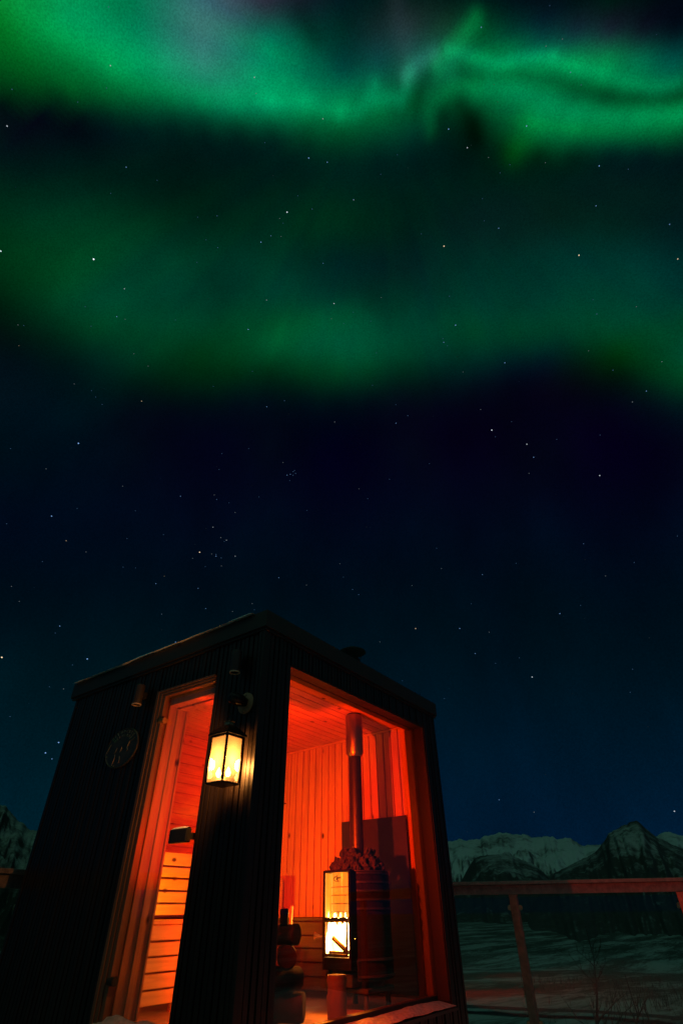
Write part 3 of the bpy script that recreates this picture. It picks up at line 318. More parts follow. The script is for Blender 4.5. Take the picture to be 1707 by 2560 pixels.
def build_sky():
    fa = np.arange(-92, 40.01, .45); az = np.concatenate([np.arange(-180, -92, 4), fa, np.arange(44, 180, 4)])
    el = np.concatenate([np.arange(-30, -4, 4), np.arange(-4, 90.01, .45)]); el[-1] = 89.9
    A, E = np.meshgrid(az, el, indexing='ij'); D = dirs(A.ravel(), E.ravel()); R = 9000.
    na, ne = len(az), len(el)
    # folds (a gentle warp) and rays that fan out from the magnetic zenith
    mz = Vector(dirs(-20, 76)); mu = mz.cross(Vector((0,0,1))).normalized(); mv = mz.cross(mu); Dw = D.copy(); ray = np.ones(len(D))
    for i, d in enumerate(D):
        if d[2] < .05: continue
        v = Vector(d); q = v*3.2; w_ = v*9.0
        o1 = Vector([noise.noise(q+Vector((7.*k,3.*k,11.*k)))*.026 + noise.noise(w_+Vector((5.*k,13.*k,2.*k)))*.008 for k in (1,2,3)]); Dw[i] += o1*.8
        x, y = v.dot(mu), v.dot(mv); th = math.atan2(y, x); rr = math.hypot(x, y)
        if rr > .03:
            a_ = noise.noise(Vector((math.cos(th)*9, math.sin(th)*9, rr*1.6))) + .6*noise.noise(Vector((math.cos(th)*24, math.sin(th)*24, rr*2.2)))
            ray[i] = 1 + .15*a_*min(1, (rr-.03)*6)*max(0, 1-max(0, rr-.35)*1.4)
    Dw /= np.linalg.norm(Dw, axis=1)[:,None]
    L = sky_colour(Dw); L[:,1] *= ray; L[:,0] *= ray
    # faint striation of the aurora along the field lines
    verts = (D*R).tolist(); faces = []
    for i in range(na):
        j = (i+1) % na
        for k in range(ne-1): faces.append((i*ne+k, j*ne+k, j*ne+k+1, i*ne+k+1))
    me = bpy.data.meshes.new('sky'); me.from_pydata(verts, [], faces)
    at = me.color_attributes.new('glow', 'FLOAT_COLOR', 'POINT')
    at.data.foreach_set('color', np.concatenate([L, np.ones((len(L),1))], 1).astype('f').ravel())
    me.polygons.foreach_set('use_smooth', [True]*len(faces))
    m, t, b = nt('aurora_sky'); t.nodes.remove(b)
    e = nd(t, 'ShaderNodeEmission'); a = nd(t, 'ShaderNodeVertexColor', layer_name='glow')
    v = mapping(t, (.05,.05,.05)); n = nd(t, 'ShaderNodeTexNoise', Scale=1.0, Detail=1.0); t.links.new(v, n.inputs['Vector'])
    v2 = mapping(t, (.0011,.0011,.0004)); n2 = nd(t, 'ShaderNodeTexNoise', Scale=1.0, Detail=4.0, Roughness=.55); t.links.new(v2, n2.inputs['Vector'])
    c = mixc(t, 1.0, a.outputs[0], ramp(t, n.outputs['Fac'], [(.3,(.84,.84,.84)),(.7,(1.16,1.16,1.16))]), 'MULTIPLY')
    c = mixc(t, 1.0, c, ramp(t, n2.outputs['Fac'], [(.3,(.84,.84,.84)),(.7,(1.14,1.14,1.14))]), 'MULTIPLY')
    t.links.new(c, e.inputs[0]); t.links.new(e.outputs[0], t.nodes['Material Output'].inputs['Surface'])
    m.cycles.emission_sampling = 'NONE'; me.materials.append(m)
    o = bpy.data.objects.new('sky', me); COL.objects.link(o); tag(o, kind='structure')
build_sky()
def build_stars():
    rnd = random.Random(5); L = list(STARS)
    for i in range(130):
        az = rnd.uniform(-88, 30); el = math.degrees(math.asin(rnd.uniform(math.sin(math.radians(5)), 1)))
        L.append((az, el, rnd.choice((.3,.36,.42,.5)), rnd.choice('bbwbwo')))
    for i in range(500):
        az = rnd.uniform(30, 272); el = math.degrees(math.asin(rnd.uniform(.1, 1))); L.append((az, el, rnd.choice((.5,.7,.9,1.1)), 'b'))
    bm = bmesh.new(); lay = bm.loops.layers.float_color.new('glow')
    pole = Vector(dirs(-38, 78)); R = 8600.
    for az, el, mg, c in L:
        d = Vector(dirs(az, el)); u = pole.cross(d).normalized(); v = d.cross(u)
        r = R*(.00042 + .00026*mg); st = 1.0 + .35*min(1, (d-pole).length)
        rgb = {'w':(.8,.9,1.0), 'b':(.25,.5,1.0), 'o':(1.0,.72,.45)}[c]; k = .062*mg**2.1*(.7 if mg < 1.25 else 1)
        vs = [bm.verts.new(d*R + w) for w in (u*r*st, v*r, -u*r*st, -v*r, d*r, -d*r)]
        for f in ((0,1,4),(1,2,4),(2,3,4),(3,0,4),(1,0,5),(2,1,5),(3,2,5),(0,3,5)):
            fc = bm.faces.new([vs[i] for i in f])
            for l in fc.loops: l[lay] = (rgb[0]*k, rgb[1]*k, rgb[2]*k, 1)
    me = bpy.data.meshes.new('stars'); bm.to_mesh(me); bm.free()
    m, t, b = nt('starlight'); t.nodes.remove(b); e = nd(t, 'ShaderNodeEmission'); a = nd(t, 'ShaderNodeVertexColor', layer_name='glow')
    t.links.new(a.outputs[0], e.inputs[0]); e.inputs[1].default_value = 3.2; t.links.new(e.outputs[0], t.nodes['Material Output'].inputs['Surface'])
    m.cycles.emission_sampling = 'NONE'; me.materials.append(m)
    o = bpy.data.objects.new('stars', me); COL.objects.link(o)
    tag(o, 'small blue and white stars scattered over the dark night sky', 'stars', kind='stuff')
build_stars()

# ---------------------------------------------------------------- ground, valley and mountains
CX, CY = CAM_LOC[0], CAM_LOC[1]
def fbm(x, y, z=0., o=5, rough=.5):
    s = 0; a = 1; f = 1; tot = 0
    for i in range(o): s += a*noise.noise(Vector((x*f, y*f, z+i*11.3))); tot += a; a *= rough; f *= 2.03
    return s/tot
def ground_h(x, y):
    r = math.hypot(x-CX, y-CY)
    base = -3.4 - 14*min(1, max(0, (r-20)/260))
    return base + .9*fbm(x*.02, y*.02)*min(1, r/15) + .35*fbm(x*.12, y*.12, 3) + .12*fbm(x*.5, y*.5, 7)*(r < 90)
def build_ground():
    mb = MB(); rs = [0.5]
    while rs[-1] < 5200: rs.append(rs[-1]*1.045+.25)
    az = np.concatenate([np.arange(-110, 60, .9), np.arange(60, 250, 8)]); vs = []
    for a in az:
        a = math.radians(a); vs.append([mb.bm.verts.new((CX+r*math.sin(a), CY+r*math.cos(a), ground_h(CX+r*math.sin(a), CY+r*math.cos(a)))) for r in rs])
    n = len(az)
    for i in range(n):
        for j in range(len(rs)-1): mb.bm.faces.new((vs[i][j], vs[(i+1)%n][j], vs[(i+1)%n][j+1], vs[i][j+1]))
    m = terrain_mat('snowfield', rock=(.07,.08,.07), snow=(.42,.46,.47), sc=.055, bias=-.06, steep=1.0, nz0=1.0, scrub=.6, scrub_sc=.8, ys=.16)
    o = obj('ground', mb, m, smooth='all', org=Vector((0,0,0))); tag(o, kind='structure')
build_ground()
def interp(prof, a):
    if a <= prof[0][0]: return prof[0][1]
    for (a0,e0),(a1,e1) in zip(prof, prof[1:]):
        if a <= a1: return e0+(e1-e0)*(a-a0)/(a1-a0)
    return prof[-1][1]
def mountain(prof, R0, wf, wb, mat, base=-21, step=.11, rough=.12, nr=70, seed=0):
    mb = MB(); a0, a1 = prof[0][0], prof[-1][0]; na = int((a1-a0)/step)+1
    rr = [R0-wf+wf*(i/nr) for i in range(nr)] + [R0+wb*(i/14) for i in range(15)]
    vs = []
    for i in range(na):
        a = a0+(a1-a0)*i/(na-1); e = interp(prof, a); H = R0*math.tan(math.radians(e))-base
        fade = min(1, (a-a0)/3, (a1-a)/3) if base else 1
        col = []; ar = math.radians(a)
        for r in rr:
            t = (R0-r)/wf if r < R0 else (r-R0)/wb
            s = (1-t)**1.25 if r < R0 else (1-t)
            if r < R0: r = R0-(R0-r)*(1+.28*noise.noise(Vector((a*.35, seed*2., 0)))+.10*noise.noise(Vector((a*1.9, seed*2., 5))))
            x, y = CX+r*math.sin(ar), CY+r*math.cos(ar)
            nz = fbm(x/R0*9, y/R0*9, seed, 6, .58)*rough*H*2.2*math.sin(PI*min(1, t*1.0))**.8*(1 if r < R0 else .4)
            gully = ((abs(noise.noise(Vector((a*.9+seed+t*2, t*2.2, seed)))) - .25)+.5*(abs(noise.noise(Vector((a*2.6-t*5, t*6, seed+3)))) - .25))*H*rough*1.0*math.sin(PI*t)
            crest = fbm(a*1.7+seed, seed*3., 0, 5, .65)*H*.045*(1-t)
            col.append(mb.bm.verts.new((x, y, base+EYE+max(0,fade)**.6*(H*s+nz-gully+crest))))
        vs.append(col)
    for i in range(na-1):
        for j in range(len(rr)-1): mb.bm.faces.new((vs[i][j], vs[i+1][j], vs[i+1][j+1], vs[i][j+1]))
    o = obj('hills', mb, mat, smooth='all', org=Vector((0,0,0))); tag(o, kind='structure'); return o
MT_FAR = terrain_mat('far_snow_range', rock=(.12,.125,.125), snow=(.66,.69,.70), sc=.006, bias=.10, steep=1.3, nz0=.82, scrub=.55, scrub_sc=.03, tree_h=150, soft=.28)
MT_NEAR = terrain_mat('dark_birch_slope', rock=(.065,.067,.065), snow=(.40,.42,.42), sc=.012, bias=-.12, steep=1.0, nz0=.8, scrub=.60, scrub_sc=.07, tree_h=110, soft=.26, rock_h=156)
MT_LEFT = terrain_mat('left_slope', rock=(.04,.045,.04), snow=(.34,.38,.36), sc=.014, bias=-.05, steep=1.0, nz0=.78, scrub=.60, scrub_sc=.08, tree_h=60, soft=.30)
mountain(RIDGES['far'], 3300, 1500, 900, MT_FAR, seed=2)
mountain(RIDGES['near'], 1500, 900, 600, MT_NEAR, seed=5, rough=.10)
mountain(RIDGES['hill'], 2100, 900, 500, MT_NEAR, seed=9, rough=.10)
mountain(RIDGES['left'], 1200, 750, 500, MT_LEFT, seed=13, rough=.14)

# road across the valley floor
def build_road():
    mb = MB(); pts = []
    for i in range(60):
        t = i/59; px = -30+150*t; py = 46-0.10*px+4*math.sin(t*3); pts.append((px, py))
    for (x0,y0),(x1,y1) in zip(pts, pts[1:]):
        q = [(x0,y0-1.5),(x1,y1-1.5),(x1,y1+1.5),(x0,y0+1.5)]
        mb.bm.faces.new([mb.bm.verts.new((x, y, ground_h(x,y)+.35)) for x, y in q])
    bmesh.ops.remove_doubles(mb.bm, verts=mb.bm.verts, dist=.3)
    o = obj('road', mb, simple('packed_dark_snow', (.025,.028,.028), .8, var=.3, scale=1.5), org=Vector((0,0,0))); tag(o, kind='structure')
build_road()

# bare birches below the deck
M_TWIG = simple('birch_bark_dark', (.045,.035,.03), .9, var=.4, scale=20, stretch=(1,1,.3))
def build_birch(seed, H):
    rnd = random.Random(seed); t = MB(); c = MB()
    pts = [Vector((0,0,0))]
    for i in range(1,8): pts.append(Vector((rnd.uniform(-.06,.06)*i*.5, rnd.uniform(-.06,.06)*i*.5, H*i/7)))
    t.tube(pts, [.055*(1-i/8.2)*H/4 for i in range(8)], 6)
    def branch(p, d, L, r, lv):
        q = [p]; dd = d.copy()
        for i in range(4):
            dd = (dd+Vector((rnd.uniform(-.25,.25), rnd.uniform(-.25,.25), rnd.uniform(-.05,.2)))).normalized(); q.append(q[-1]+dd*L/4)
        c.tube(q, [r, r*.8, r*.6, r*.4, r*.2], 4, cap=False)
        if lv:
            for k in range(4 if lv == 2 else 3):
                b = q[1+k % 4]; nd_ = (dd+Vector((rnd.uniform(-.9,.9), rnd.uniform(-.9,.9), rnd.uniform(0,.6)))).normalized()
                branch(b, nd_, L*.5, r*.5, lv-1)
    for i in range(15):
        h = rnd.uniform(.22, .98); k = min(6, int(h*7)); p = pts[k].lerp(pts[k+1], h*7-k); a = rnd.uniform(0, 2*PI)
        branch(p, Vector((math.cos(a), math.sin(a), rnd.uniform(.5,1.3))).normalized(), H*.30*(1.15-h), .016*H/4, 2)
    return t, c
def birch(seed, H, loc, label):
    t, c = build_birch(seed, H)
    r = thing('birch_tree', label, 'tree', (0,0,0), 'bare birches below the deck')
    obj('trunk', t, M_TWIG, r); obj('crown', c, M_TWIG, r); r.location = Vector(loc); return r
def on_ground(az, r): x = CX+r*math.sin(math.radians(az)); y = CY+r*math.cos(math.radians(az)); return Vector((x, y, ground_h(x,y)-.1))
b1 = birch(3, 3.6, on_ground(-13.8, 13), 'slim bare birch seen through the glass close to the cabin corner')
b2 = birch(8, 3.0, on_ground(-12.2, 15.5), 'small bare birch behind the glass between the cabin and the first post')
for k, (az, r, s, src, rz, lb) in enumerate([
    (-15.6, 17, 1.15, 0, 1.2, 'taller bare birch at the very edge of the cabin wall'),
    (-9.8, 24, .8, 1, 2.0, 'little bare birch low beside the first rail post'),
    (11.0, 26, 1.2, 0, 3.0, 'bare birch in the snow behind the reddest rail post'),
    (7.8, 34, 1.1, 1, .6, 'bare birch standing in the snow between two rail posts')]):
    dup_tree((b1,b2)[src], on_ground(az, r), rz, (s,s,s), lb)
# low winter scrub poking out of the snow below the deck
def build_scrub():
    rnd = random.Random(21); mb = MB()
    for i in range(9000):
        az = rnd.uniform(-21, 14) if rnd.random() < .8 else rnd.uniform(-76, -58); r = 11+150*rnd.random()**1.4
        x = CX+r*math.sin(math.radians(az)); y = CY+r*math.cos(math.radians(az))
        if fbm(x*.07, y*.07, 31, 3)+.4*fbm(x*.4, y*.4, 3, 2) < rnd.uniform(-.05, .25): continue
        z = ground_h(x,y); H = rnd.uniform(.3, 1.5)*(1 if r > 25 else .6); w = .010+r*.00028
        lx, ly = rnd.uniform(-.3,.3)*H, rnd.uniform(-.3,.3)*H; t_ = rnd.uniform(0, PI); cx_, cy_ = math.cos(t_)*w, math.sin(t_)*w
        a = mb.bm.verts.new((x-cx_, y-cy_, z-.1)); b = mb.bm.verts.new((x+cx_, y+cy_, z-.1)); c = mb.bm.verts.new((x-cy_*1.2, y+cx_*1.2, z-.1)); tp = mb.bm.verts.new((x+lx, y+ly, z+H))
        mb.bm.faces.new((a,b,tp)); mb.bm.faces.new((b,c,tp)); mb.bm.faces.new((c,a,tp))
    o = obj('scrub', mb, M_TWIG, org=Vector((0,0,0))); tag(o, 'thin dark winter scrub sticking out of the snow below the deck', 'scrub', kind='stuff')
build_scrub()

# ---------------------------------------------------------------- deck
LA = (3.773, 3.10)
DR = Vector((-.898, .441)); DL = Vector((-.31, -.951))    # right rail heads this way from the corner, left rail comes back this way
def deckpt(u, v): return Vector((LA[0]+DR.x*u+DL.x*v, LA[1]+DR.y*u+DL.y*v))
def deck_w(u, v, h): p = deckpt(u, v); return W(p.x, p.y, h)
mb = MB()
k = 0; v = 0.0
while v < 13.5:
    mb.hexa([deck_w(u, vv, h) for u in (-.15, 9.5) for vv in (v, v+.135) for h in (-EYE-.04, -EYE-.005)]); v += .142
obj_deck = obj('deck', mb, simple('deck_boards', (.16,.12,.09), .8, var=.3, scale=6), org=Vector((0,0,0))); tag(obj_deck, kind='structure')
mb = MB()
def snowfn(s, t):
    u = -.12+9.6*s; v = 13.4*t; p = deckpt(u, v); return W(p.x, p.y, -EYE+.035*max(0, .6+fbm(p.x*.9, p.y*.9, 2, 4)*1.6)+.004)
mb.grid(90, 120, snowfn); o = obj('deck_snow', mb, M_SNOW, smooth='all', org=Vector((0,0,0))); tag(o, kind='structure')

# ---------------------------------------------------------------- the sauna cabin
AL, BL = 2.48, 2.79          # outer size along a and b
HB, HT = -1.03, 1.84          # wall bottom and top
OB0, OB1, OH0, OH1 = .30, 2.505, -.585, 1.56     # window opening (on the wall a = 0)
DA0, DA1, DH1 = .475, 1.17, 1.50                # door opening (on the wall b = 0)
TH = .20
FL, CE = -.60, 1.665                              # inner floor and ceiling (at a = 0)
def ceil(a): return CE-.03*a
def roofh(a, b): return 1.885-.021*a-.008*b
cab = thing('sauna_cabin', 'small black ribbed sauna cabin with glowing red interior and a slightly sloping roof', 'sauna cabin', W(AL/2, BL/2, HB))
RIB, GAP = .034, .012
def ribbed(mb, face, lo, hi, h0, h1, out=.0):
    """upright ribs standing on a wall face; face 'door' (b=0), 'window' (a=0), 'back', 'end'"""
    n = max(1, int(round((hi-lo)/(RIB+GAP)))); st = (hi-lo)/n
    for i in range(n):
        s0 = lo+i*st+.004; s1 = lo+(i+1)*st-.008
        dp = (.016 if i % 3 else .021)+(.0025*math.sin(i*12.9898)+.0015*math.sin(i*4.1))
        if face == 'door': mb.box(s0, s1, -dp, .002, h0, h1)
        elif face == 'window': mb.box(-dp, .002, s0, s1, h0, h1)
        elif face == 'back': mb.box(s0, s1, BL-.002, BL+dp, h0, h1)
        else: mb.box(AL-.002, AL+dp, s0, s1, h0, h1)
# cores of the four walls
IN = .035  # inner lining thickness
w = MB(); T = TH-IN
w.box(0.003, DA0, .003, T, HB, HT-.01); w.box(DA1, AL, .003, T, HB, HT-.05); w.box(DA0, DA1, .003, T, DH1, HT-.02); w.box(DA0, DA1, .003, T, HB, -.53)
ribbed(w, 'door', .004, DA0-.002, HB, HT-.015); ribbed(w, 'door', DA1+.002, AL, HB, HT-.06); ribbed(w, 'door', DA0+.002, DA1-.002, DH1+.005, HT-.035); ribbed(w, 'door', DA0+.002, DA1-.002, HB, -.535)
obj('wall', w, M_CLAD, cab)
w = MB()
w.box(.004, T, T, OB0, HB, HT-.01); w.box(.004, T, OB1, BL, HB, HT-.03); w.box(.004, T, OB0, OB1, OH1, HT-.02); w.box(.004, T, OB0, OB1, HB, OH0-.03)
ribbed(w, 'window', .004, OB0-.002, HB, HT-.015); ribbed(w, 'window', OB1+.002, BL, HB, HT-.035); ribbed(w, 'window', OB0+.002, OB1-.002, OH1+.004, HT-.03); ribbed(w, 'window', OB0+.002, OB1-.002, HB, OH0-.035)
obj('wall', w, M_CLAD, cab)
w = MB(); w.box(T, AL-.16, BL-.11, BL, HB, HT-.06); ribbed(w, 'back', .01, AL, HB, HT-.07); obj('wall', w, M_CLAD, cab)
w = MB(); w.box(AL-.13, AL-.003, T, BL-.11, HB, HT-.06); ribbed(w, 'end', .01, BL, HB, HT-.07); obj('wall', w, M_CLAD, cab)
# corner boards
w = MB(); w.box(-.030, .002, -.030, .002, HB, HT-.014, bev=.003); w.box(.004, .030, -.030, -.001, HB, HT-.014)
obj('corner_board', w, M_CLAD, cab)
# inner linings: thin tongue-and-groove boards
BI, AI = BL-.11-.03, AL-.13-.03       # inner faces of back and end wall linings
def boards(mb, n, mk, gap=.005):
    for i in range(n): mk(i/n, (i+1)/n, gap)
l = MB(); n = 22
for i in range(n):
    a0 = .20+(AI-.20)*i/n; a1 = .20+(AI-.20)*(i+1)/n-.010
    l.box(a0, a1, BI, BI+.022, FL, ceil(a0)-.004, bev=.004)
l.box(.17, AI, BI+.021, BI+.030, FL, 1.60)
obj('wall_lining', l, M_PV, cab)
l = MB(); n = 23
for i in range(n):
    h0 = FL+(ceil(AI)-FL)*i/n; h1 = FL+(ceil(AI)-FL)*(i+1)/n-.006
    l.box(AI, AI+.022, .20, BI, h0, h1, bev=.003)
l.box(AI+.012, AI+.028, .20, BI, FL, 1.58)
obj('wall_lining', l, M_PY, cab)
l = MB()      # behind the door wall, and beside the window
for (a0, a1, h0, h1) in ((.205, DA0-.004, FL, 1.64), (DA1+.004, AI, FL, 1.58), (DA0, DA1, DH1+.004, 1.60)):
    n = max(1, int(round((a1-a0)/.10)))
    for i in range(n): l.box(a0+(a1-a0)*i/n, a0+(a1-a0)*(i+1)/n-.005, TH-.033, TH, h0, h1, bev=.002)
obj('wall_lining', l, M_PV, cab)
l = MB()
for (b0, b1, h0, h1) in ((TH+.002, OB0-.004, FL, 1.655), (OB1+.004, BI, FL, 1.655), (OB0, OB1, OH1+.004, 1.655)):
    n = max(1, int(round((b1-b0)/.10)))
    for i in range(n): l.box(TH-.033, TH, b0+(b1-b0)*i/n, b0+(b1-b0)*(i+1)/n-.005, h0, h1, bev=.002)
obj('wall_lining', l, M_PV, cab)
l = MB(); n = 21
def slopebox(mb, a0, a1, b0, b1, hf, th):
    mb.hexa([W(a, b, hf(a)+dz) for a in (a0, a1) for b in (b0, b1) for dz in (0, th)])
for i in range(n):
    a0 = .17+(AI-.17)*i/n; a1 = .17+(AI-.17)*(i+1)/n-.012
    slopebox(l, a0, a1, TH-.03, BI+.02, ceil, .02)
slopebox(l, .17, AI, TH-.03, BI+.02, lambda a: ceil(a)+.019, .02)
obj('ceiling', l, M_PY, cab)
l = MB()   # cornice strips
l.hexa([W(a, b, ceil(a)+dz) for a in (.2, AI-.002) for b in (BI-.022, BI-.001) for dz in (-.024, -.002)], bev=.004)
l.box(AI-.022, AI-.001, TH+.01, BI-.024, ceil(AI)-.026, ceil(AI)-.003, bev=.004)
obj('cornice', l, M_PX, cab)
l = MB(); n = 9
for i in range(n):
    for j in range(9):
        l.box(.17+(AI-.17)*i/n, .17+(AI-.17)*(i+1)/n-.005, .17+(BI-.17)*j/9, .17+(BI-.17)*(j+1)/9-.005, FL-.02, FL)
l.box(.17, AI, .17, BI, FL-.05, FL-.004)
obj('floor', l, M_FLOOR, cab)
# roof
r = MB()
o_ = .04
r.hexa([W(a, b, roofh(a,b)+dz) for a in (-o_, AL+.045) for b in (-o_, BL+.005) for dz in (-.05, 0)], bev=.004)
roof = obj('roof', r, M_ROOF, cab)
f = MB()
for (a0,b0,a1,b1) in ((-o_-.012,-o_-.012,AL+.05,-o_-.012),(-o_-.012,-o_+.004,-o_-.012,BL+.015),(-o_+.004,BL+.015,AL+.05,BL+.015),(AL+.052,-o_+.004,AL+.052,BL)):
    da = .016 if b0 != b1 else 0; db = .016 if b0 == b1 else 0
    q = []
    for (a, b) in ((a0,b0),(a1,b1)):
        for s in (0,1):
            for dz in (-.128, .006): q.append(W(a+s*da, b+s*db, roofh(max(0,min(AL,a)), max(0,min(BL,b)))+dz))
    f.hexa(q)
obj('fascia', f, M_CLAD2, roof)
f = MB()   # drip strip under the fascia
f.hexa([W(a, b, roofh(a,b)-.150+dz) for a in (-.036, AL+.04) for b in (-.036, -.008) for dz in (0, .020)])
f.hexa([W(a, b, roofh(a,b)-.150+dz) for a in (-.034, -.008) for b in (-.006, BL+.01) for dz in (0, .020)])
obj('drip_strip', f, M_CLAD2, roof)
s = MB()
def roofsnow(edge_b0, edge_b1, a0, a1, amp, seed):
    def fn(u, v):
        a = a0+(a1-a0)*u; w_ = edge_b1-edge_b0; ang = PI*v
        n1 = .5+.5*fbm(a*3.1, seed, 0, 4)*1.8; th = max(.002, amp*(n1))
        b = edge_b0+w_/2-math.cos(ang)*w_/2; return W(a, b, roofh(a,b)+.004+th*math.sin(ang)**.6)
    return fn
s.grid(140, 8, roofsnow(-.085, .16, .10, AL+.04, .036, 3)); s.grid(120, 6, roofsnow(.52, BL, .05, AL+.03, .02, 8))
obj('snow_cover', s, M_SNOW, roof, smooth='all')
# window: frame, pane, sill with drifted snow
wf = MB(); G = .13
wf.box(.10, .165, OB0+.002, OB0+.028, OH0, OH1-.002); wf.box(.10, .165, OB1-.016, OB1-.002, OH0, OH1-.002)
wf.box(.10, .165, OB0+.028, OB1-.016, OH1-.016, OH1-.002); wf.box(.10, .165, OB0+.028, OB1-.016, OH0, OH0+.028)
rv = MB()
rv.box(-.012, .098, OB0-.001, OB0+.012, OH0, OH1-.001); rv.box(-.012, .098, OB1-.012, OB1+.001, OH0, OH1-.001); rv.box(-.012, .098, OB0+.012, OB1-.012, OH1-.012, OH1+.001); rv.box(.1665, .206, OB0-.001, OB0+.012, OH0, OH1-.001); rv.box(.1665, .206, OB1-.012, OB1+.008, OH0, OH1-.001)
win = obj('window', wf, M_BLACK2, cab)
obj('frame', rv, M_BLACK2, win)
p = MB(); p.box(G-.003, G+.003, OB0+.02, OB1-.012, OH0+.02, OH1-.01); obj('pane', p, M_GLASS, win)
p = MB(); p.hexa([W(a, b, h) for a, hh in ((-.055, OH0-.035), (.099, OH0-.010)) for b in (OB0-.03, OB1+.03) for h in (hh-.02, hh)]); obj('sill', p, M_CLAD2, win)
def sillsnow(u, v):
    b = OB0-.02+(OB1-OB0+.045)*u; a = -.052+.148*v
    n1 = .55+fbm(b*5, a*9, 4, 4)*1.1; e = math.sin(PI*min(1, max(0, v*.9+.05)))**.5*min(1, (1-u)*9+.02)**.7
    return W(a, b, OH0-.033+.026*(v)+.003+max(.001, .030*n1)*e)
p = MB(); p.grid(150, 12, sillsnow); obj('snow_cover', p, M_OLDSNOW, win, smooth='all')
# door: outer casing with stepped mouldings, jambs, glass leaf with hinges and handle
df = MB()
for (o0, o1, t0, t1, dp) in ((.003,.034,.003,.020,.036),(.040,.072,.024,.041,.030),(.078,.112,.045,.062,.024)):
    df.box(DA1-o1, DA1-o0, -dp, .029, -.53, DH1-t0, bev=.002)
    df.box(DA0+.002, DA1-o1-.0005, -dp, .029, DH1-t1, DH1-t0, bev=.002)
dframe = obj('door_frame', df, M_FRAMEW, cab)
jb = MB()
jb.box(DA1-.115, DA1-.060, .036, TH+.005, -.53, DH1-.085, bev=.003); jb.box(DA1-.058, DA1-.003, .031, TH-.035, -.53, DH1-.005)
jb.box(DA0+.002, DA0+.02, .036, TH+.005, -.53, DH1-.085)
jb.box(DA0+.021, DA1-.116, .036, TH+.005, DH1-.125, DH1-.085, bev=.003); jb.box(DA0+.003, DA1-.117, .032, TH-.04, DH1-.083, DH1-.005)
obj('jamb', jb, M_PV, dframe)
jb = MB(); jb.box(DA1-.126, DA1-.1165, .115, TH+.010, -.53, DH1-.13, bev=.004); jb.box(DA1-.138, DA1-.02, TH+.001, TH+.022, -.53, DH1-.02, bev=.004); jb.box(DA0+.021, DA1-.128, .12, TH+.010, DH1-.136, DH1-.126, bev=.002)
obj('door_stop', jb, M_PV, dframe)
jb = MB(); jb.box(DA0+.002, DA1-.006, -.028, TH+.01, -.57, -.532); obj('threshold', jb, M_DSTEEL, dframe)
door = MB(); door.box(DA0+.004, DA1-.084, .010, .018, -.525, DH1-.088); door = obj('door', door, M_GLASS, cab)
for h in (1.245, -.325):
    hg = MB(); hg.box(DA1-.098, DA1-.060, -.016, .008, h-.045, h+.045, bev=.004); hg.tube([W(DA1-.090, -.012, h-.004), W(DA1-.150, -.012, h-.004)], [.022,.024], 16)
    obj('hinge', hg, M_HINGE if h > 0 else M_IRON, door, smooth=True)
hd = MB(); hd.box(DA0+.01, DA0+.185, -.075, -.030, .372, .452, bev=.006); hd.box(DA0+.02, DA0+.045, -.030, .010, .39, .43); hd.box(DA0+.15, DA0+.172, -.030, .010, .39, .43)
hd = obj('handle', hd, M_BLACK, door)
hs = MB()
hs.grid(24, 7, lambda u, v: W(DA0+.012+.170*u, -.073+.041*v, .4525+.016*(math.sin(PI*v)**.6)*(math.sin(PI*min(1,.08+u*.92))**.5)*(.7+.9*abs(fbm(u*4,1,1,3)))))
obj('snow_cover', hs, M_SNOW, hd, smooth='all')
# snow drifted against the threshold
tsn = MB()
tsn.grid(60, 10, lambda u, v: W(DA0+.0+.68*u, -.20+.205*v, -.60+.085*v+.030*(1+fbm(u*3.5, v*2, 5, 4)*1.5)*(math.sin(PI*(.1+.85*u))**.5)))
o = obj('snow_drift', tsn, M_OLDSNOW, cab, smooth='all')
st = MB(); st.box(DA0-.15, DA1+.15, -.42, -.035, -.72, -.61, bev=.004); obj('doorstep', st, simple('step_wood', (.10,.07,.05), .8), cab)

# ---------------------------------------------------------------- benches
bn = thing('sauna_bench', 'pale slatted sauna bench with tall backrest glowing orange at the far end', 'bench', W(1.95, 1.4, FL))
B0, B1 = .26, BI-.03
s = MB()
for i in range(4): s.box(1.66+i*.112, 1.66+i*.112+.100, B0, B1, -.065, -.037, bev=.004)
obj('seat', s, M_BENCH, bn)
s = MB(); h = -.068
for (h0, h1) in ((-.164,-.070),(-.258,-.177),(-.354,-.270),(-.452,-.366),(-.545,-.464)): s.box(1.64, 1.662, B0, B1, h0, h1, bev=.004)
obj('skirt', s, M_BENCH, bn)
s = MB()
for (h0, h1) in ((.368,.470),(.276,.353),(.180,.261),(.087,.165),(-.006,.072)): s.box(2.10, 2.122, B0, B1, h0, h1, bev=.004)
obj('backrest', s, M_BENCH, bn)
s = MB()
for i in range(4): s.box(.98, 1.652, BI-.47+i*.112, BI-.47+i*.112+.100, -.065, -.037, bev=.004)
for (h0, h1) in ((-.166,-.070),(-.258,-.174),(-.354,-.266),(-.452,-.362),(-.545,-.460)): s.box(.98, 1.636, BI-.49, BI-.468, h0, h1, bev=.004)
obj('side_seat', s, simple('shaded_bench_wood', (.06,.03,.02), .5, scale=20, stretch=(.1,1,1)), bn)  # log stack's shadow put into the wood colour
s = MB()
for b in (.4, 1.0, 1.6, 2.2):
    s.box(2.123, 2.16, b, b+.05, -.06, .46); s.box(1.664, 1.70, b+.02, b+.06, FL, -.067); s.box(2.03, 2.07, b, b+.05, FL, -.067)
obj('support', s, M_PX, bn)

# ---------------------------------------------------------------- stove
SA, SB = .50, 1.95
stv = thing('wood_stove', 'dark steel wood stove with a blazing fire behind its narrow glass front', 'stove', W(SA, SB, FL))
def C(h): return W(SA, SB, h)
b = MB(); RB = .275
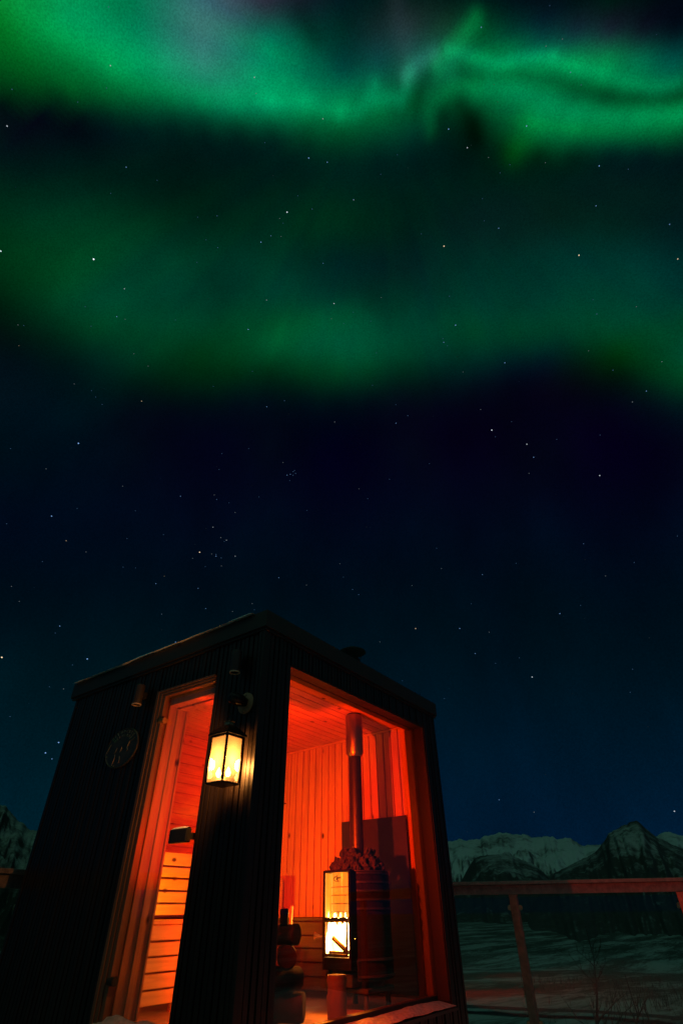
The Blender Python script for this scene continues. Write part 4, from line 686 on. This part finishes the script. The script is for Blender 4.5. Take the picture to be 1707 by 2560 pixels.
# round jacket, open over the front
def jacket(mb, r0, r1, h0, h1, gap0, gap1, n=44):
    """ring wall between angles; front (towards -b) between gap angles left open"""
    rs = []
    for k in range(n+1):
        t = gap1+(2*PI-(gap1-gap0))*k/n; d = Vector((math.cos(t), math.sin(t), 0))
        rs.append([mb.bm.verts.new(C(h)+d*r) for r, h in ((r0,h0),(r1,h0),(r1,h1),(r0,h1))])
    for p, q in zip(rs, rs[1:]):
        for j in range(4): mb.bm.faces.new((p[j], p[(j+1)%4], q[(j+1)%4], q[j]))
    mb.bm.faces.new(rs[0]); mb.bm.faces.new(rs[-1][::-1])
g = math.radians(31); front = -PI/2
jacket(b, RB-.01, RB, -.42, .275, front-g, front+g)
obj('body', b, M_DSTEEL, stv, smooth=True)
b = MB()
for h in (.262, .20, .14, .08, .02, -.30, -.40):
    jacket(b, RB, RB+.010, h-.007, h+.007, front-g, front+g)
obj('hoop', b, M_PIPE, stv, smooth=True)
b = MB()   # front box carrying glass
FX0, FX1, FB = SA-.125, SA+.155, 1.64
b.box(FX0, FX0+.018, FB, 1.90, -.36, .285, bev=.003); b.box(FX1-.018, FX1, FB, 1.90, -.36, .285, bev=.003)
b.box(FX0+.018, FX1-.018, FB, 1.90, .272, .288, bev=.002); b.box(FX0+.018, FX1-.018, FB+.002, 1.90, -.36, -.285, bev=.003)
b.box(FX0+.018, FX1-.018, FB+.003, FB+.03, -.052, -.040)
b.box(FX0+.018, FX1-.018, 1.875, 1.90, -.285, .272)
obj('front_frame', b, M_DSTEEL, stv)
b = MB(); b.tube([C(-.30), C(-.43)], [.26,.24], 40); b.tube([C(-.43), C(-.47)], [.20,.20], 32); b.tube([C(.276), C(.283)], [.27,.27], 40)
obj('base_plate', b, M_IRON, stv, smooth=True)
b = MB(); b.box(SA-.20, SA+.20, SB-.20, SB+.20, -.500, -.470, bev=.006); b.box(SA-.12, SA+.14, 1.66, 1.80, -.46, -.385, bev=.006)
b.box(SA-.03, SA+.05, 1.645, 1.66, -.44, -.425); obj('ash_drawer', b, M_IRON, stv)
for (sa, sb) in ((-1,-1),(1,-1),(-1,1),(1,1)):
    b = MB(); b.tube([W(SA+sa*.16, SB+sb*.16, FL), W(SA+sa*.16, SB+sb*.16, -.50)], [.022,.018], 10); obj('leg', b, M_IRON, stv, smooth=True)
# fire door
b = MB(); b.box(FX0+.022, FX0+.040, FB-.012, FB-.001, -.282, -.05, bev=.002); b.box(FX1-.040, FX1-.022, FB-.012, FB-.001, -.282, -.05, bev=.002)
b.box(FX0+.040, FX1-.040, FB-.012, FB-.001, -.282, -.262, bev=.002); b.box(FX0+.040, FX1-.040, FB-.012, FB-.001, -.066, -.05, bev=.002)
fd = obj('fire_door', b, M_IRON, stv)
b = MB(); b.lathe(W(FX1-.01, FB-.012, -.154), [(.004,0),(.006,.02),(.012,.03),(.026,.062),(.027,.066),(.0,.068)], 20, axis=Vector((-1,-.35,0)), cap=False); obj('knob', b, M_BRASS, fd, smooth=True)
b = MB(); b.box(FX0+.036, FX1-.036, FB-.008, FB-.004, -.266, -.062); obj('pane', b, M_GLASS, fd)
b = MB(); b.box(FX0+.019, FX1-.019, FB+.004, FB+.008, -.034, .270); obj('pane', b, M_GLASS, stv)
# self-lit flue tube with hoops behind the upper glass
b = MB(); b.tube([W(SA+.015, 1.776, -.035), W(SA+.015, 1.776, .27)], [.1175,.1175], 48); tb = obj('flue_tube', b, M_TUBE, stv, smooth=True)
b = MB()
for h in (-.0, .055, .112, .168):
    ring = [W(SA+.015, 1.776, h)+Vector((math.cos(t), math.sin(t), 0))*.1190 for t in [2*PI*k/40 for k in range(41)]]
    b.tube(ring, .0035, 8, cap=False)
obj('hoop', b, M_BRASS, tb, smooth=True)
# relief emblem on the tube: a curved sweep with a small spire and blocks
b = MB()
def onface(u, v): t = u/.118; return W(SA+.015-.1205*math.sin(t), 1.776-.1205*math.cos(t), .225+v)
b.tube([onface(.040*math.cos(t)-.0, .018*math.sin(t)) for t in [math.radians(x) for x in range(250, 100, -12)]][::-1], .0026, 6)
b.tube([onface(x, -.017+.0*x) for x in (-.012, .0, .012, .024)], .0026, 6)
b.tube([onface(-.002, -.010), onface(-.002, .016), onface(.002, .028)], [.0035,.004,.0008], 6); b.tube([onface(.006, .010), onface(.006, -.02)], .003, 6)
for u in (.014, .023, .032): b.tube([onface(u, .000), onface(u, .013)], .003, 5)
for u in (-.014, -.022): b.tube([onface(u, .006), onface(u, .010)], .0026, 5)
obj('emblem', b, M_IRON, tb, smooth=True)
b = MB(); b.box(FX1-.0225, FX1-.0185, FB+.012, 1.84, -.034, .268); obj('liner', b, M_TUBE, stv); b = MB(); b.box(FX0+.0185, FX0+.0225, FB+.012, 1.84, -.034, .268); obj('liner', b, M_TUBE, stv)  # liners share the tube's painted fire glow
# fire: logs and flames
b = MB(); b.tube([W(SA-.085, 1.668, -.258), W(SA+.065, 1.664, -.165)], [.018,.016], 10); obj('burning_log', b, M_BARK, stv, smooth=True)
b = MB(); b.tube([W(SA+.10, 1.668, -.262), W(SA-.05, 1.664, -.264)], [.018,.016], 10); obj('burning_log', b, M_BARK, stv, smooth=True)
m, t, bb = nt('flame'); t.nodes.remove(bb)
e = nd(t, 'ShaderNodeEmission'); v = mapping(t, (14,14,6)); n = nd(t, 'ShaderNodeTexNoise', Scale=1.0, Detail=4.0, Distortion=1.0); t.links.new(v, n.inputs['Vector'])
t.links.new(ramp(t, n.outputs['Fac'], [(.3,(1,.30,.02)),(.5,(1,.52,.10)),(.65,(1,.75,.35))]), e.inputs[0]); e.inputs[1].default_value = FLAME_E
t.links.new(e.outputs[0], t.nodes['Material Output'].inputs['Surface']); M_FLAME = m
b = MB(); rnd = random.Random(4)
for i in range(10):
    x = SA-.095+.027*i; hh = rnd.uniform(.19,.235); w0 = rnd.uniform(.020,.028); pts = []; y0 = 1.695+rnd.uniform(-.006,.02)
    for k in range(7): pts.append(W(x+.012*math.sin(k*1.3+i), y0, -.268+hh*k/6))
    b.tube(pts, [w0*.9, w0*1.25, w0*1.3, w0*1.1, w0*.8, w0*.45, .002], 10)
obj('flame', b, M_FLAME, stv, smooth='all')
m2 = M_FLAME.copy(); m2.name = 'added_thin_flame'  # low flames added to light the flue tube
for n_ in m2.node_tree.nodes:
    if n_.type == 'EMISSION': n_.inputs[1].default_value = THIN_E
for sa, h1 in ((.100, .005), (-.070, .0), (.04,-.005), (-.02,-.002)):
    b = MB(); b.tube([W(SA+sa+.003*math.sin(k*1.7), 1.652, -.033+(h1+.033)*k/7) for k in range(8)], [.0035,.005,.0055,.005,.004,.003,.002,.0005], 8)
    obj('flame', b, m2, stv, smooth='all')
# flue pipe, ceiling sleeve and the rain cap above the roof
b = MB(); b.tube([C(.40), C(.44), C(1.30)], [.062]*3, 32); pipe = obj('chimney_pipe', b, M_PIPE, stv, smooth=True)
b = MB(); b.lathe(C(1.235), [(.064,0),(.088,.035),(.088,.38),(.088,.40)], 28, cap=False); obj('sleeve', b, M_STEEL, pipe, smooth=True)
b = MB(); b.lathe(C(0), [(.075,1.64),(.075,2.235),(.080,2.24),(.080,2.255),(.065,2.255)], 28, cap=False); obj('stack', b, M_SOOT, pipe, smooth=True)
b = MB(); b.lathe(C(0), [(.002,2.400),(.07,2.385),(.150,2.345),(.155,2.335),(.150,2.332),(.07,2.365),(.002,2.37)], 36, cap=False)
for k in range(3):
    t_ = 2*PI*k/3+.5; d = Vector((math.cos(t_), math.sin(t_), 0)); b.beam(C(2.22)+d*.078, C(2.345)+d*.120, .018, .004)
obj('rain_cap', b, M_SOOT, pipe, smooth=True)
# stones heaped on the stove
rnd = random.Random(2); proto = None; spots = []
for ring, (rr_, nn, hh) in enumerate(((.215, 15, .310), (.185, 12, .350), (.125, 9, .385), (.13, 6, .42))):
    for k in range(nn):
        t_ = 2*PI*(k+ring*.4)/nn; spots.append((SA+rr_*math.cos(t_), SB+rr_*math.sin(t_), hh+rnd.uniform(-.01,.01)))
for i, (a, bq, h) in enumerate(spots):
    if proto is None:
        q = MB(); q.blob((0,0,0), .038, 2, .75, 3.2, 3, (1.15,.95,.8)); proto = obj('sauna_stone', q, M_STONE, smooth=False, org=Vector((0,0,0)))
        tag(proto, 'dark rough stone in the heap on top of the wood stove', 'stone', 'stones heaped on the stove'); s_ = proto
    else: s_ = proto.copy(); COL.objects.link(s_)
    s_.location = W(a, bq, h); s_.rotation_euler = (rnd.uniform(0,6), rnd.uniform(0,6), rnd.uniform(0,6)); f_ = rnd.uniform(.8,1.15); s_.scale = (f_, f_, f_)
# heat shield behind
hsld = thing('heat_shield', 'brown metal heat shield panel standing on the back wall behind the stove', 'heat shield', W(.75, BI-.04, FL))
b = MB(); b.box(.335, 1.135, BI-.050, BI-.038, FL+.02, .775, bev=.003); obj('panel', b, M_SHIELD, hsld)
b = MB()
for a in (.40, 1.05):
    for h in (-.4, .7): b.tube([W(a, BI-.037, h), W(a, BI-.001, h)], .012, 8)
obj('spacer', b, M_STEEL, hsld)

# ---------------------------------------------------------------- loose things in the cabin
def log(name, label, p, q, r, mat=M_BARK, seed=1, group=None, cat='log', n=14):
    p, q = Vector(p), Vector(q); root = thing(name, label, cat, tuple((p+q)/2 - Vector((0,0,r))), group)
    b = MB(); rn = random.Random(seed); ks = 9; pts = [p.lerp(q, k/(ks-1)) for k in range(ks)]
    rings = b.tube(pts, [r*(1+rn.uniform(-.05,.05)) for _ in pts], n, cap=True)
    for rg in rings:
        for v_ in rg: c_ = v_.co; n_ = noise.noise(c_*24+Vector((seed,0,0))); v_.co = c_+(c_-((p+q)/2)).normalized()*n_*r*.12
    obj('bark', b, mat, root, smooth=True)
    b = MB(); d = (q-p).normalized(); b.tube([q-d*.002, q+d*.004], [r*.9, r*.86], n); b.tube([p-d*.004, p+d*.002], [r*.86, r*.9], n); obj('cut_end', b, M_LOGEND, root)
    return root
log('log_stump', 'short upright log standing on the sill side floor in front of the stove', W(.315,1.37,FL+.005), W(.315,1.37,-.365), .070, seed=3, cat='stump', n=22, mat=simple('stump_bark', (.035,.016,.011), .9, var=.5, scale=22, stretch=(1,1,.3), bmp=.005))
GR = 'dark logs stacked beside the window corner'
LX, LY = .56, 1.03
for i, (da, db, h, r, L, lab) in enumerate((
    (.00, .00, -.520, .078, .34, 'lowest dark log of the stack beside the window corner'),
    (.01, .02, -.375, .072, .30, 'second dark log from the floor in the stack by the window corner'),
    (-.02, .03, -.245, .066, .34, 'thick middle log of the stack by the window corner'),
    (.01, .01, -.130, .060, .26, 'dark log just below the top one in the window corner stack'))):
    yaw_ = .5+.9*i; d = Vector((math.cos(yaw_), math.sin(yaw_), .03*(-1)**i))*L/2; c_ = W(LX+da, LY+db, h)
    log('firewood_log', lab, c_-d, c_+d, r, seed=20+i, group=GR)
log('firewood_log', 'round topped short log standing upright on the stack by the window corner', W(LX-.01,LY,-.068), W(LX,LY+.005,.018), .034, seed=31, group=GR)
for i, (a, bq, h1, lab) in enumerate(((.885,1.50,.045,'pale split stick glowing yellow beside the stove, the longer of two'),(.955,1.53,.02,'thin pale split stick behind the log stack, the shorter of two'))):
    b = MB(); b.hexa([W(a+x+dx, bq+y, h) for x in (0,.022) for y in (0,.02) for h, dx in ((FL, .02), (h1, -.015))], bev=.003)
    st = thing('kindling_stick', lab, 'stick', W(a, bq, FL), 'split sticks leaning beside the stove')
    obj('split_wood', b, M_SPLIT, st)
b = MB()
b.grid(14, 26, lambda u, v: W(1.80+.22*u, BI-.20+.018*math.sin(u*9+v*2)-.02*v, .30-.52*v))
tw = obj('hanging_towel', b, M_TOWEL, smooth='all'); tag(tw, 'coarse reddish towel hanging behind the stacked logs near the corner post', 'towel')
sm = tw.modifiers.new('thick', 'SOLIDIFY'); sm.thickness = .008
b = MB(); b.tube([W(1.86,BI-.24,.26), W(1.84,BI-.25,.10), W(1.80,BI-.25,-.02), W(1.79,BI-.25,-.14), W(1.80,BI-.25,-.2)], .006, 8); obj('hanging_loop', b, M_CORD, tw, smooth=True)

# ---------------------------------------------------------------- lamps inside
def lamp(name, loc, col, power, r, parent=None):
    L = bpy.data.lights.new(name, 'POINT'); L.color = col; L.energy = power; L.shadow_soft_size = r
    o = bpy.data.objects.new(name, L); COL.objects.link(o)
    if parent: o.parent = parent; o.location = Vector(loc)-parent_world(parent)
    else: o.location = loc
    return o
def shade_mat():
    m, t, b = nt('dimming_red_glass'); t.nodes.remove(b); tr = nd(t, 'ShaderNodeBsdfTransparent'); tr.inputs[0].default_value = (.28,.18,.15,1)
    gl = nd(t, 'ShaderNodeBsdfGlossy'); gl.inputs['Roughness'].default_value = .1; mx = nd(t, 'ShaderNodeMixShader'); mx.inputs[0].default_value = .04
    t.links.new(tr.outputs[0], mx.inputs[1]); t.links.new(gl.outputs[0], mx.inputs[2]); t.links.new(mx.outputs[0], t.nodes['Material Output'].inputs['Surface']); return m
rl = thing('red_wall_lamp', 'red glowing sauna lamp on the inner corner wall behind the cabin post', 'lamp', W(.30,.21,.42))
b = MB(); b.box(.26, .36, .201, .214, .42, .60, bev=.006); obj('mount', b, M_IRON, rl)
b = MB(); b.tube([W(.31,.21,.46), W(.31,.30,.46), W(.31,.36,.455)], .008, 8); b.box(.20,.44,.26,.500,.440,.448, bev=.002); b.box(.318,.378,.5005,.620,.440,.448, bev=.002)  # tray and tab added to keep the lamp's light off the logs
obj('arm', b, M_IRON, rl); b = MB(); b.lathe(W(.31,.40,.455), [(.004,0),(.022,.006),(.028,.03),(.028,.07),(.020,.095),(.004,.10)], 20, cap=False)
obj('bulb_glass', b, emis('red_lamp_glow', (1,.07,.01), 14), rl, smooth=True)
b = MB(); b.box(.368,.376,.215,.490,.450,.64, bev=.002); b.box(.215,.366,.215,.60,.640,.646, bev=.002); obj('dimming_panel', b, shade_mat(), rl)  # tinted panels added to dim the light on jamb and ceiling
lamp('lamp_light', W(.31,.465,.51), RED_COL, RED_W, .012, rl)
lamp('fire_light', W(SA+.02,1.662,-.13), FIRE_COL, FIRE_W, .035, stv)
# added candle lantern, out of view on the bench, to light the backrest
QA, QB, QH = 1.83, .42, -.036
fl = thing('added_bench_lantern', 'added amber candle lantern, out of view on the bench, lighting the backrest', 'lantern', W(QA,QB,QH))
b = MB(); b.box(QA-.045,QA+.045,QB-.045,QB+.045,QH+.001,QH+.013, bev=.003); obj('base', b, M_LANT, fl)
b = MB(); b.box(QA-.050,QA-.047,QB-.06,QB+.125,QH+.002,.117); obj('light_blocker', b, M_BRASS, fl)  # plate added to keep the candle's light off the back wall
b = MB(); b.lathe(W(QA,QB,.118), [(.002,.035),(.04,.030),(.092,.004),(.092,0),(.002,.004)], 24, cap=False); obj('cap', b, M_LANT, fl, smooth=True)  # wide cap shaped to cut the light off above the backrest
for da in (-1,1):
    for db in (-1,1): b = MB(); b.box(QA+da*.042-.002,QA+da*.042+.002,QB+db*.042-.002,QB+db*.042+.002,QH+.013,.119); obj('upright', b, M_LANT, fl)
b = MB(); b.tube([W(QA,QB,QH+.013), W(QA,QB,.012)], .022, 16); cdl = obj('candle', b, M_CERAM, fl, smooth=True)
b = MB(); b.tube([W(QA,QB,.016+k_*.009) for k_ in range(6)], [.004,.008,.009,.007,.004,.001], 10); obj('flame', b, emis('added_bench_flame', (1,.45,.1), 20), cdl, smooth='all')
lamp('candle_light', W(QA,QB,.055), FLOOR_COL, FLOOR_W, .012, fl)

# ---------------------------------------------------------------- lantern on its wall bracket
br = thing('lantern_bracket', 'round dark wall plate with a flared arm holding the lit lantern', 'wall bracket', W(.108,-.02,1.12))
b = MB(); b.lathe(W(.108,-.022,1.20), [(.002,0),(.075,0),(.075,.008),(.066,.012),(.002,.013)], 36, axis=Vector((0,-1,0)), cap=False)
pl = obj('wall_plate', b, simple('aged_copper', (.36,.19,.10), .4, metal=.3, scale=30), br, smooth=True)
b = MB()
for t_ in (-PI/2, PI/2): b.lathe(W(.108,-.036,1.20)+Vector((math.cos(t_),0,math.sin(t_)))*.056, [(.006,0),(.005,.004),(.001,.005)], 10, axis=Vector((0,-1,0)))
obj('screw', b, M_BRASS, pl, smooth=True)
b = MB(); b.lathe(W(.108,-.036,1.205), [(.032,0),(.040,.03),(.044,.08),(.040,.12),(.030,.135),(.004,.138)], 24, axis=Vector((-.10,-1,.06)), cap=False); obj('arm', b, M_LANT, br, smooth=True)
b = MB(); b.tube([W(.118,-.158,1.17), W(.120,-.163,1.14), W(.122,-.160,1.102), W(.122,-.150,1.094), W(.122,-.140,1.104)], .004, 8); obj('hook', b, M_LANT, br, smooth=True)
LA_, LB_ = .122, -.150
ln = thing('candle_lantern', 'lit square black lantern with milky glass hanging on the dark post beside the door', 'lantern', W(LA_, LB_, .66))
hw = .072; L0, L1 = .668, .948
b = MB()
for sx in (-1,1):
    for sy in (-1,1): b.box(LA_+sx*hw-.007, LA_+sx*hw+.007, LB_+sy*hw-.007, LB_+sy*hw+.007, L0, L1, bev=.002)
for (x0,x1,y0,y1) in ((-hw+.007,hw-.007,-hw-.006,-hw+.006),(-hw+.007,hw-.007,hw-.006,hw+.006),(-hw-.006,-hw+.006,-hw+.007,hw-.007),(hw-.006,hw+.006,-hw+.007,hw-.007)):
    b.box(LA_+x0, LA_+x1, LB_+y0, LB_+y1, L1-.012, L1)
obj('frame', b, M_LANT, ln)
b = MB(); b.box(LA_-hw-.005, LA_+hw+.005, LB_-hw-.005, LB_+hw+.005, L0-.013, L0-.001, bev=.003); obj('base', b, M_LANT, ln)
b = MB()
def pyr(r, h): return [b.bm.verts.new(W(LA_+x*r, LB_+y*r, h)) for x, y in ((-1,-1),(1,-1),(1,1),(-1,1))]
R_ = [pyr(hw+.020, L1+.001), pyr(hw+.020, L1+.012), pyr(.058, L1+.050), pyr(.034, L1+.070), pyr(.030, L1+.071)]
for p_, q_ in zip(R_, R_[1:]):
    for k_ in range(4): b.bm.faces.new((p_[k_], p_[(k_+1)%4], q_[(k_+1)%4], q_[k_]))
b.bm.faces.new(R_[0][::-1]); b.bm.faces.new(R_[-1])
cap_ = obj('lantern_roof', b, M_LANT, ln)
b = MB(); b.box(LA_-.022, LA_+.022, LB_-.022, LB_+.022, L1+.072, L1+.094, bev=.002); b.box(LA_-.028, LA_+.028, LB_-.028, LB_+.028, L1+.095, L1+.100, bev=.002)
obj('chimney_box', b, M_BRASS, cap_)
b = MB(); b.tube([W(LA_+.026*math.cos(t_), LB_, L1+.124+.026*math.sin(t_)) for t_ in [2*PI*k/24 for k in range(25)]], .003, 8, cap=False); obj('ring', b, M_LANT, ln, smooth=True)
for (x0,x1,y0,y1) in ((-hw+.0065,hw-.0065,-hw-.001,-hw+.001),(-hw+.0065,hw-.0065,hw-.001,hw+.001),(-hw-.001,-hw+.001,-hw+.0065,hw-.0065),(hw-.001,hw+.001,-hw+.0065,hw-.0065)):
    b = MB(); b.box(LA_+x0, LA_+x1, LB_+y0, LB_+y1, L0+.0, L1-.013); obj('pane', b, M_LGLASS, ln)
M_CF = emis('candle_flame', (1,.45,.12), 40)
for (dx, dy) in ((-.03,.012),(.032,-.012)):
    b = MB(); b.tube([W(LA_+dx, LB_+dy, L0), W(LA_+dx, LB_+dy, L0+.030)], .022, 18); cd = obj('candle', b, M_CERAM, ln, smooth=True)
    b = MB(); b.tube([W(LA_+dx, LB_+dy, L0+.032+k_*.012) for k_ in range(6)], [.006,.014,.017,.013,.007,.001], 12); obj('flame', b, M_CF, cd, smooth='all')
lamp('candle_light', W(LA_, LB_, L0+.125), LANT_COL, LANT_W, .045, ln)

# ---------------------------------------------------------------- unlit wall lights
def walllight(a, h, label):
    r_ = thing('wall_light', label, 'wall light', W(a, -.09, h), 'unlit cylinder lights either side of the door')
    b = MB(); b.lathe(W(a,-.088,h), [(.038,.004),(.040,.010),(.040,.165),(.036,.170),(.001,.170)], 32, cap=False); obj('shade', b, simple('cyl_black', (.045,.032,.028), .4, var=.2), r_, smooth=True)
    b = MB(); b.lathe(W(a,-.088,h), [(.031,.006),(.031,.0),(.0405,0),(.0405,.008),(.031,.006)], 36, cap=False); obj('rim', b, M_RIM, r_, smooth=True)
    b = MB(); b.lathe(W(a,-.088,h+.03), [(.001,0),(.032,0)], 24, cap=False); obj('lens', b, M_BLACK, r_)
    b = MB(); b.box(a-.022, a+.022, -.052, -.020, h+.06, h+.12, bev=.003); obj('mount', b, M_BLACK, r_)
    return r_
walllight(1.345, 1.405, 'unlit black cylinder wall light above the oval plaque')
walllight(.195, 1.425, 'unlit black cylinder wall light on the post above the lantern')

# ---------------------------------------------------------------- round relief plaque
PA, PH, PR = 1.50, 1.10, .155
pq = thing('wall_plaque', 'oval dark relief plaque with small arched lettering on the black cladding', 'plaque', W(PA,-.03,PH-PR))
M_PLQ = simple('dark_plaque', (.075,.055,.045), .35, metal=.4, var=.3, scale=25, bmp=.001)
b = MB(); b.lathe(W(PA,-.024,PH), [(.001,0),(PR,0),(PR,.010),(PR-.004,.014),(PR-.008,.010),(.001,.010)], 48, axis=Vector((0,-1,0)), cap=False); obj('disc', b, M_PLQ, pq, smooth=True)
M_REL = simple('relief_metal', (.50,.30,.18), .3, metal=1.0, var=.2, scale=30, bmp=.0003)
b = MB(); rnd = random.Random(6)
def pp(x, z, d=.038): return W(PA-x, -d, PH+z)
for row, (rad_, n_, hgt) in enumerate(((.128,9,.020),(.098,8,.020))):
    for k_ in range(n_):
        t_ = math.radians(140-100*k_/(n_-1)); cx_, cz_ = rad_*math.cos(t_), rad_*math.sin(t_)
        ux = Vector((math.cos(t_), math.sin(t_))); tx = Vector((ux.y, -ux.x))
        P_ = lambda s_, v_: pp(cx_+tx.x*s_+ux.x*v_, cz_+tx.y*s_+ux.y*v_)
        kind = rnd.randrange(4); w_ = .0055; h_ = hgt/2
        b.tube([P_(-w_,-h_), P_(-w_,h_)], .0013, 5)
        if kind in (0,1): b.tube([P_(w_,-h_), P_(w_,h_)], .0013, 5); b.tube([P_(-w_,0 if kind else h_), P_(w_,0)], .0013, 5)
        if kind == 2: b.tube([P_(-w_,h_), P_(w_,h_)], .0013, 5); b.tube([P_(-w_,0), P_(w_*.6,0)], .0013, 5); b.tube([P_(-w_,-h_), P_(w_,-h_)], .0013, 5)
        if kind == 3: b.tube([P_(-w_,h_), P_(w_,h_*.3), P_(-w_,0), P_(w_,-h_)], .0013, 5)
obj('lettering', b, M_REL, pq)
b = MB()
for pts in (((-.112,.045),(-.125,.025),(-.135,0.0),(-.142,-.02)), ((-.04,.005),(-.05,-.02),(-.060,-.035)), ((.005,.005),(-.0,-.02),(-.006,-.035)),
            ((.115,.060),(.098,.045),(.075,.040)), ((.075,.040),(.064,.015),(.058,-.008),(.066,-.028),(.058,-.04)),
            ((-.05,-.045),(-.046,-.07),(-.052,-.10),(-.06,-.128)), ((0,-.065),(.006,-.09),(.004,-.12))):
    b.tube([pp(x, z, .036) for x, z in pts], [.0030]+[.0042]*(len(pts)-2)+[.002], 8)
obj('relief_line', b, M_REL, pq, smooth=True)
b = MB()
for t_ in (2.1, 3.5, 4.45): b.lathe(W(PA-(PR-.014)*math.cos(t_), -.034, PH+(PR-.014)*math.sin(t_)), [(.005,0),(.005,.004),(.001,.006)], 10, axis=Vector((0,-1,0)))
obj('screw', b, M_BRASS, pq, smooth=True); pq.scale = (1.36, 1, 1)

# ---------------------------------------------------------------- glass railings
def railing(p0, d, length, posts, label, RH):
    """p0 building point, d direction, posts at distances along"""
    rt_ = thing('glass_railing', label, 'railing', W(p0.x, p0.y, -EYE), 'glass railings round the deck')
    P = lambda s_, h, off=0.: W(p0.x+d.x*s_-d.y*off, p0.y+d.y*s_+d.x*off, h)
    b = MB(); b.beam(P(-.05, RH-.018), P(length, RH-.018), .14, .036, bev=.004); obj('top_rail', b, M_RAILW, rt_)
    b = MB(); b.beam(P(-.02, RH-.085), P(length-.03, RH-.085), .045, .095, bev=.004); obj('under_rail', b, M_RAILW, rt_)
    for s_ in posts:
        b = MB(); b.beam(P(s_, -EYE-.02), P(s_, RH-.134), .084, .084, bev=.004, up=Vector((1,0,0))); po = obj('post', b, M_POSTW, rt_)
        for sd in (-1, 1):
            for h in (RH-.26, RH-1.26):
                b = MB(); c_ = P(s_+sd*.062, h); ax = Vector((-(-d.y), d.x, 0)); ax = (P(0,0,1)-P(0,0,0)).normalized()
                b.lathe(c_-ax*.016, [(.001,0),(.024,0),(.028,.006),(.028,.026),(.024,.032),(.001,.032)], 18, axis=ax, cap=False); obj('clamp', b, M_BRASS, po, smooth=True)
    for s0, s1 in zip(posts, posts[1:]):
        b = MB(); q = [P(s, h, o2) for s in (s0+.05, s1-.05) for h in (RH-1.33, RH-.16) for o2 in (-.004, .004)]
        b.hexa(q); obj('glass_panel', b, M_GLASSR, rt_)
    return rt_
def along(p, q0, d): return (Vector(p)-q0).dot(d)
q0 = Vector(LA)
railing(q0, DR, 9.3, RPOSTS, 'brown timber rail with glass panels beyond the stove end of the cabin, below the peak', .28)
q1 = q0+DL*.02
railing(q1, DL, 12.5, LPOSTS, 'brown timber rail with glass panels passing behind the plaque end of the cabin', .32)
# every loose piece of these parts becomes a part of its own
def split_parts(stems):
    for o in [x for x in COL.objects if x.type == 'MESH' and x.name.split('.')[0] in stems]:
        bm = bmesh.new(); bm.from_mesh(o.data); bm.verts.ensure_lookup_table(); seen = set(); isl = []
        for v in bm.verts:
            if v.index in seen: continue
            st = [v]; seen.add(v.index); cur = []
            while st:
                q = st.pop(); cur.append(q.index)
                for e in q.link_edges:
                    w_ = e.other_vert(q)
                    if w_.index not in seen: seen.add(w_.index); st.append(w_)
            isl.append(set(cur))
        if len(isl) < 2: bm.free(); continue
        for k, keep in enumerate(isl):
            b2 = bm.copy(); b2.verts.ensure_lookup_table(); bmesh.ops.delete(b2, geom=[v for v in b2.verts if v.index not in keep], context='VERTS')
            if k == 0: first = b2; continue
            me = o.data.copy(); b2.to_mesh(me); b2.free(); c = o.copy(); c.data = me; COL.objects.link(c); c.parent = o.parent
        first.to_mesh(o.data); first.free(); bm.free()
split_parts({'support','hoop','base_plate','spacer','cut_end','screw','relief_line'})
bpy.context.view_layer.update()
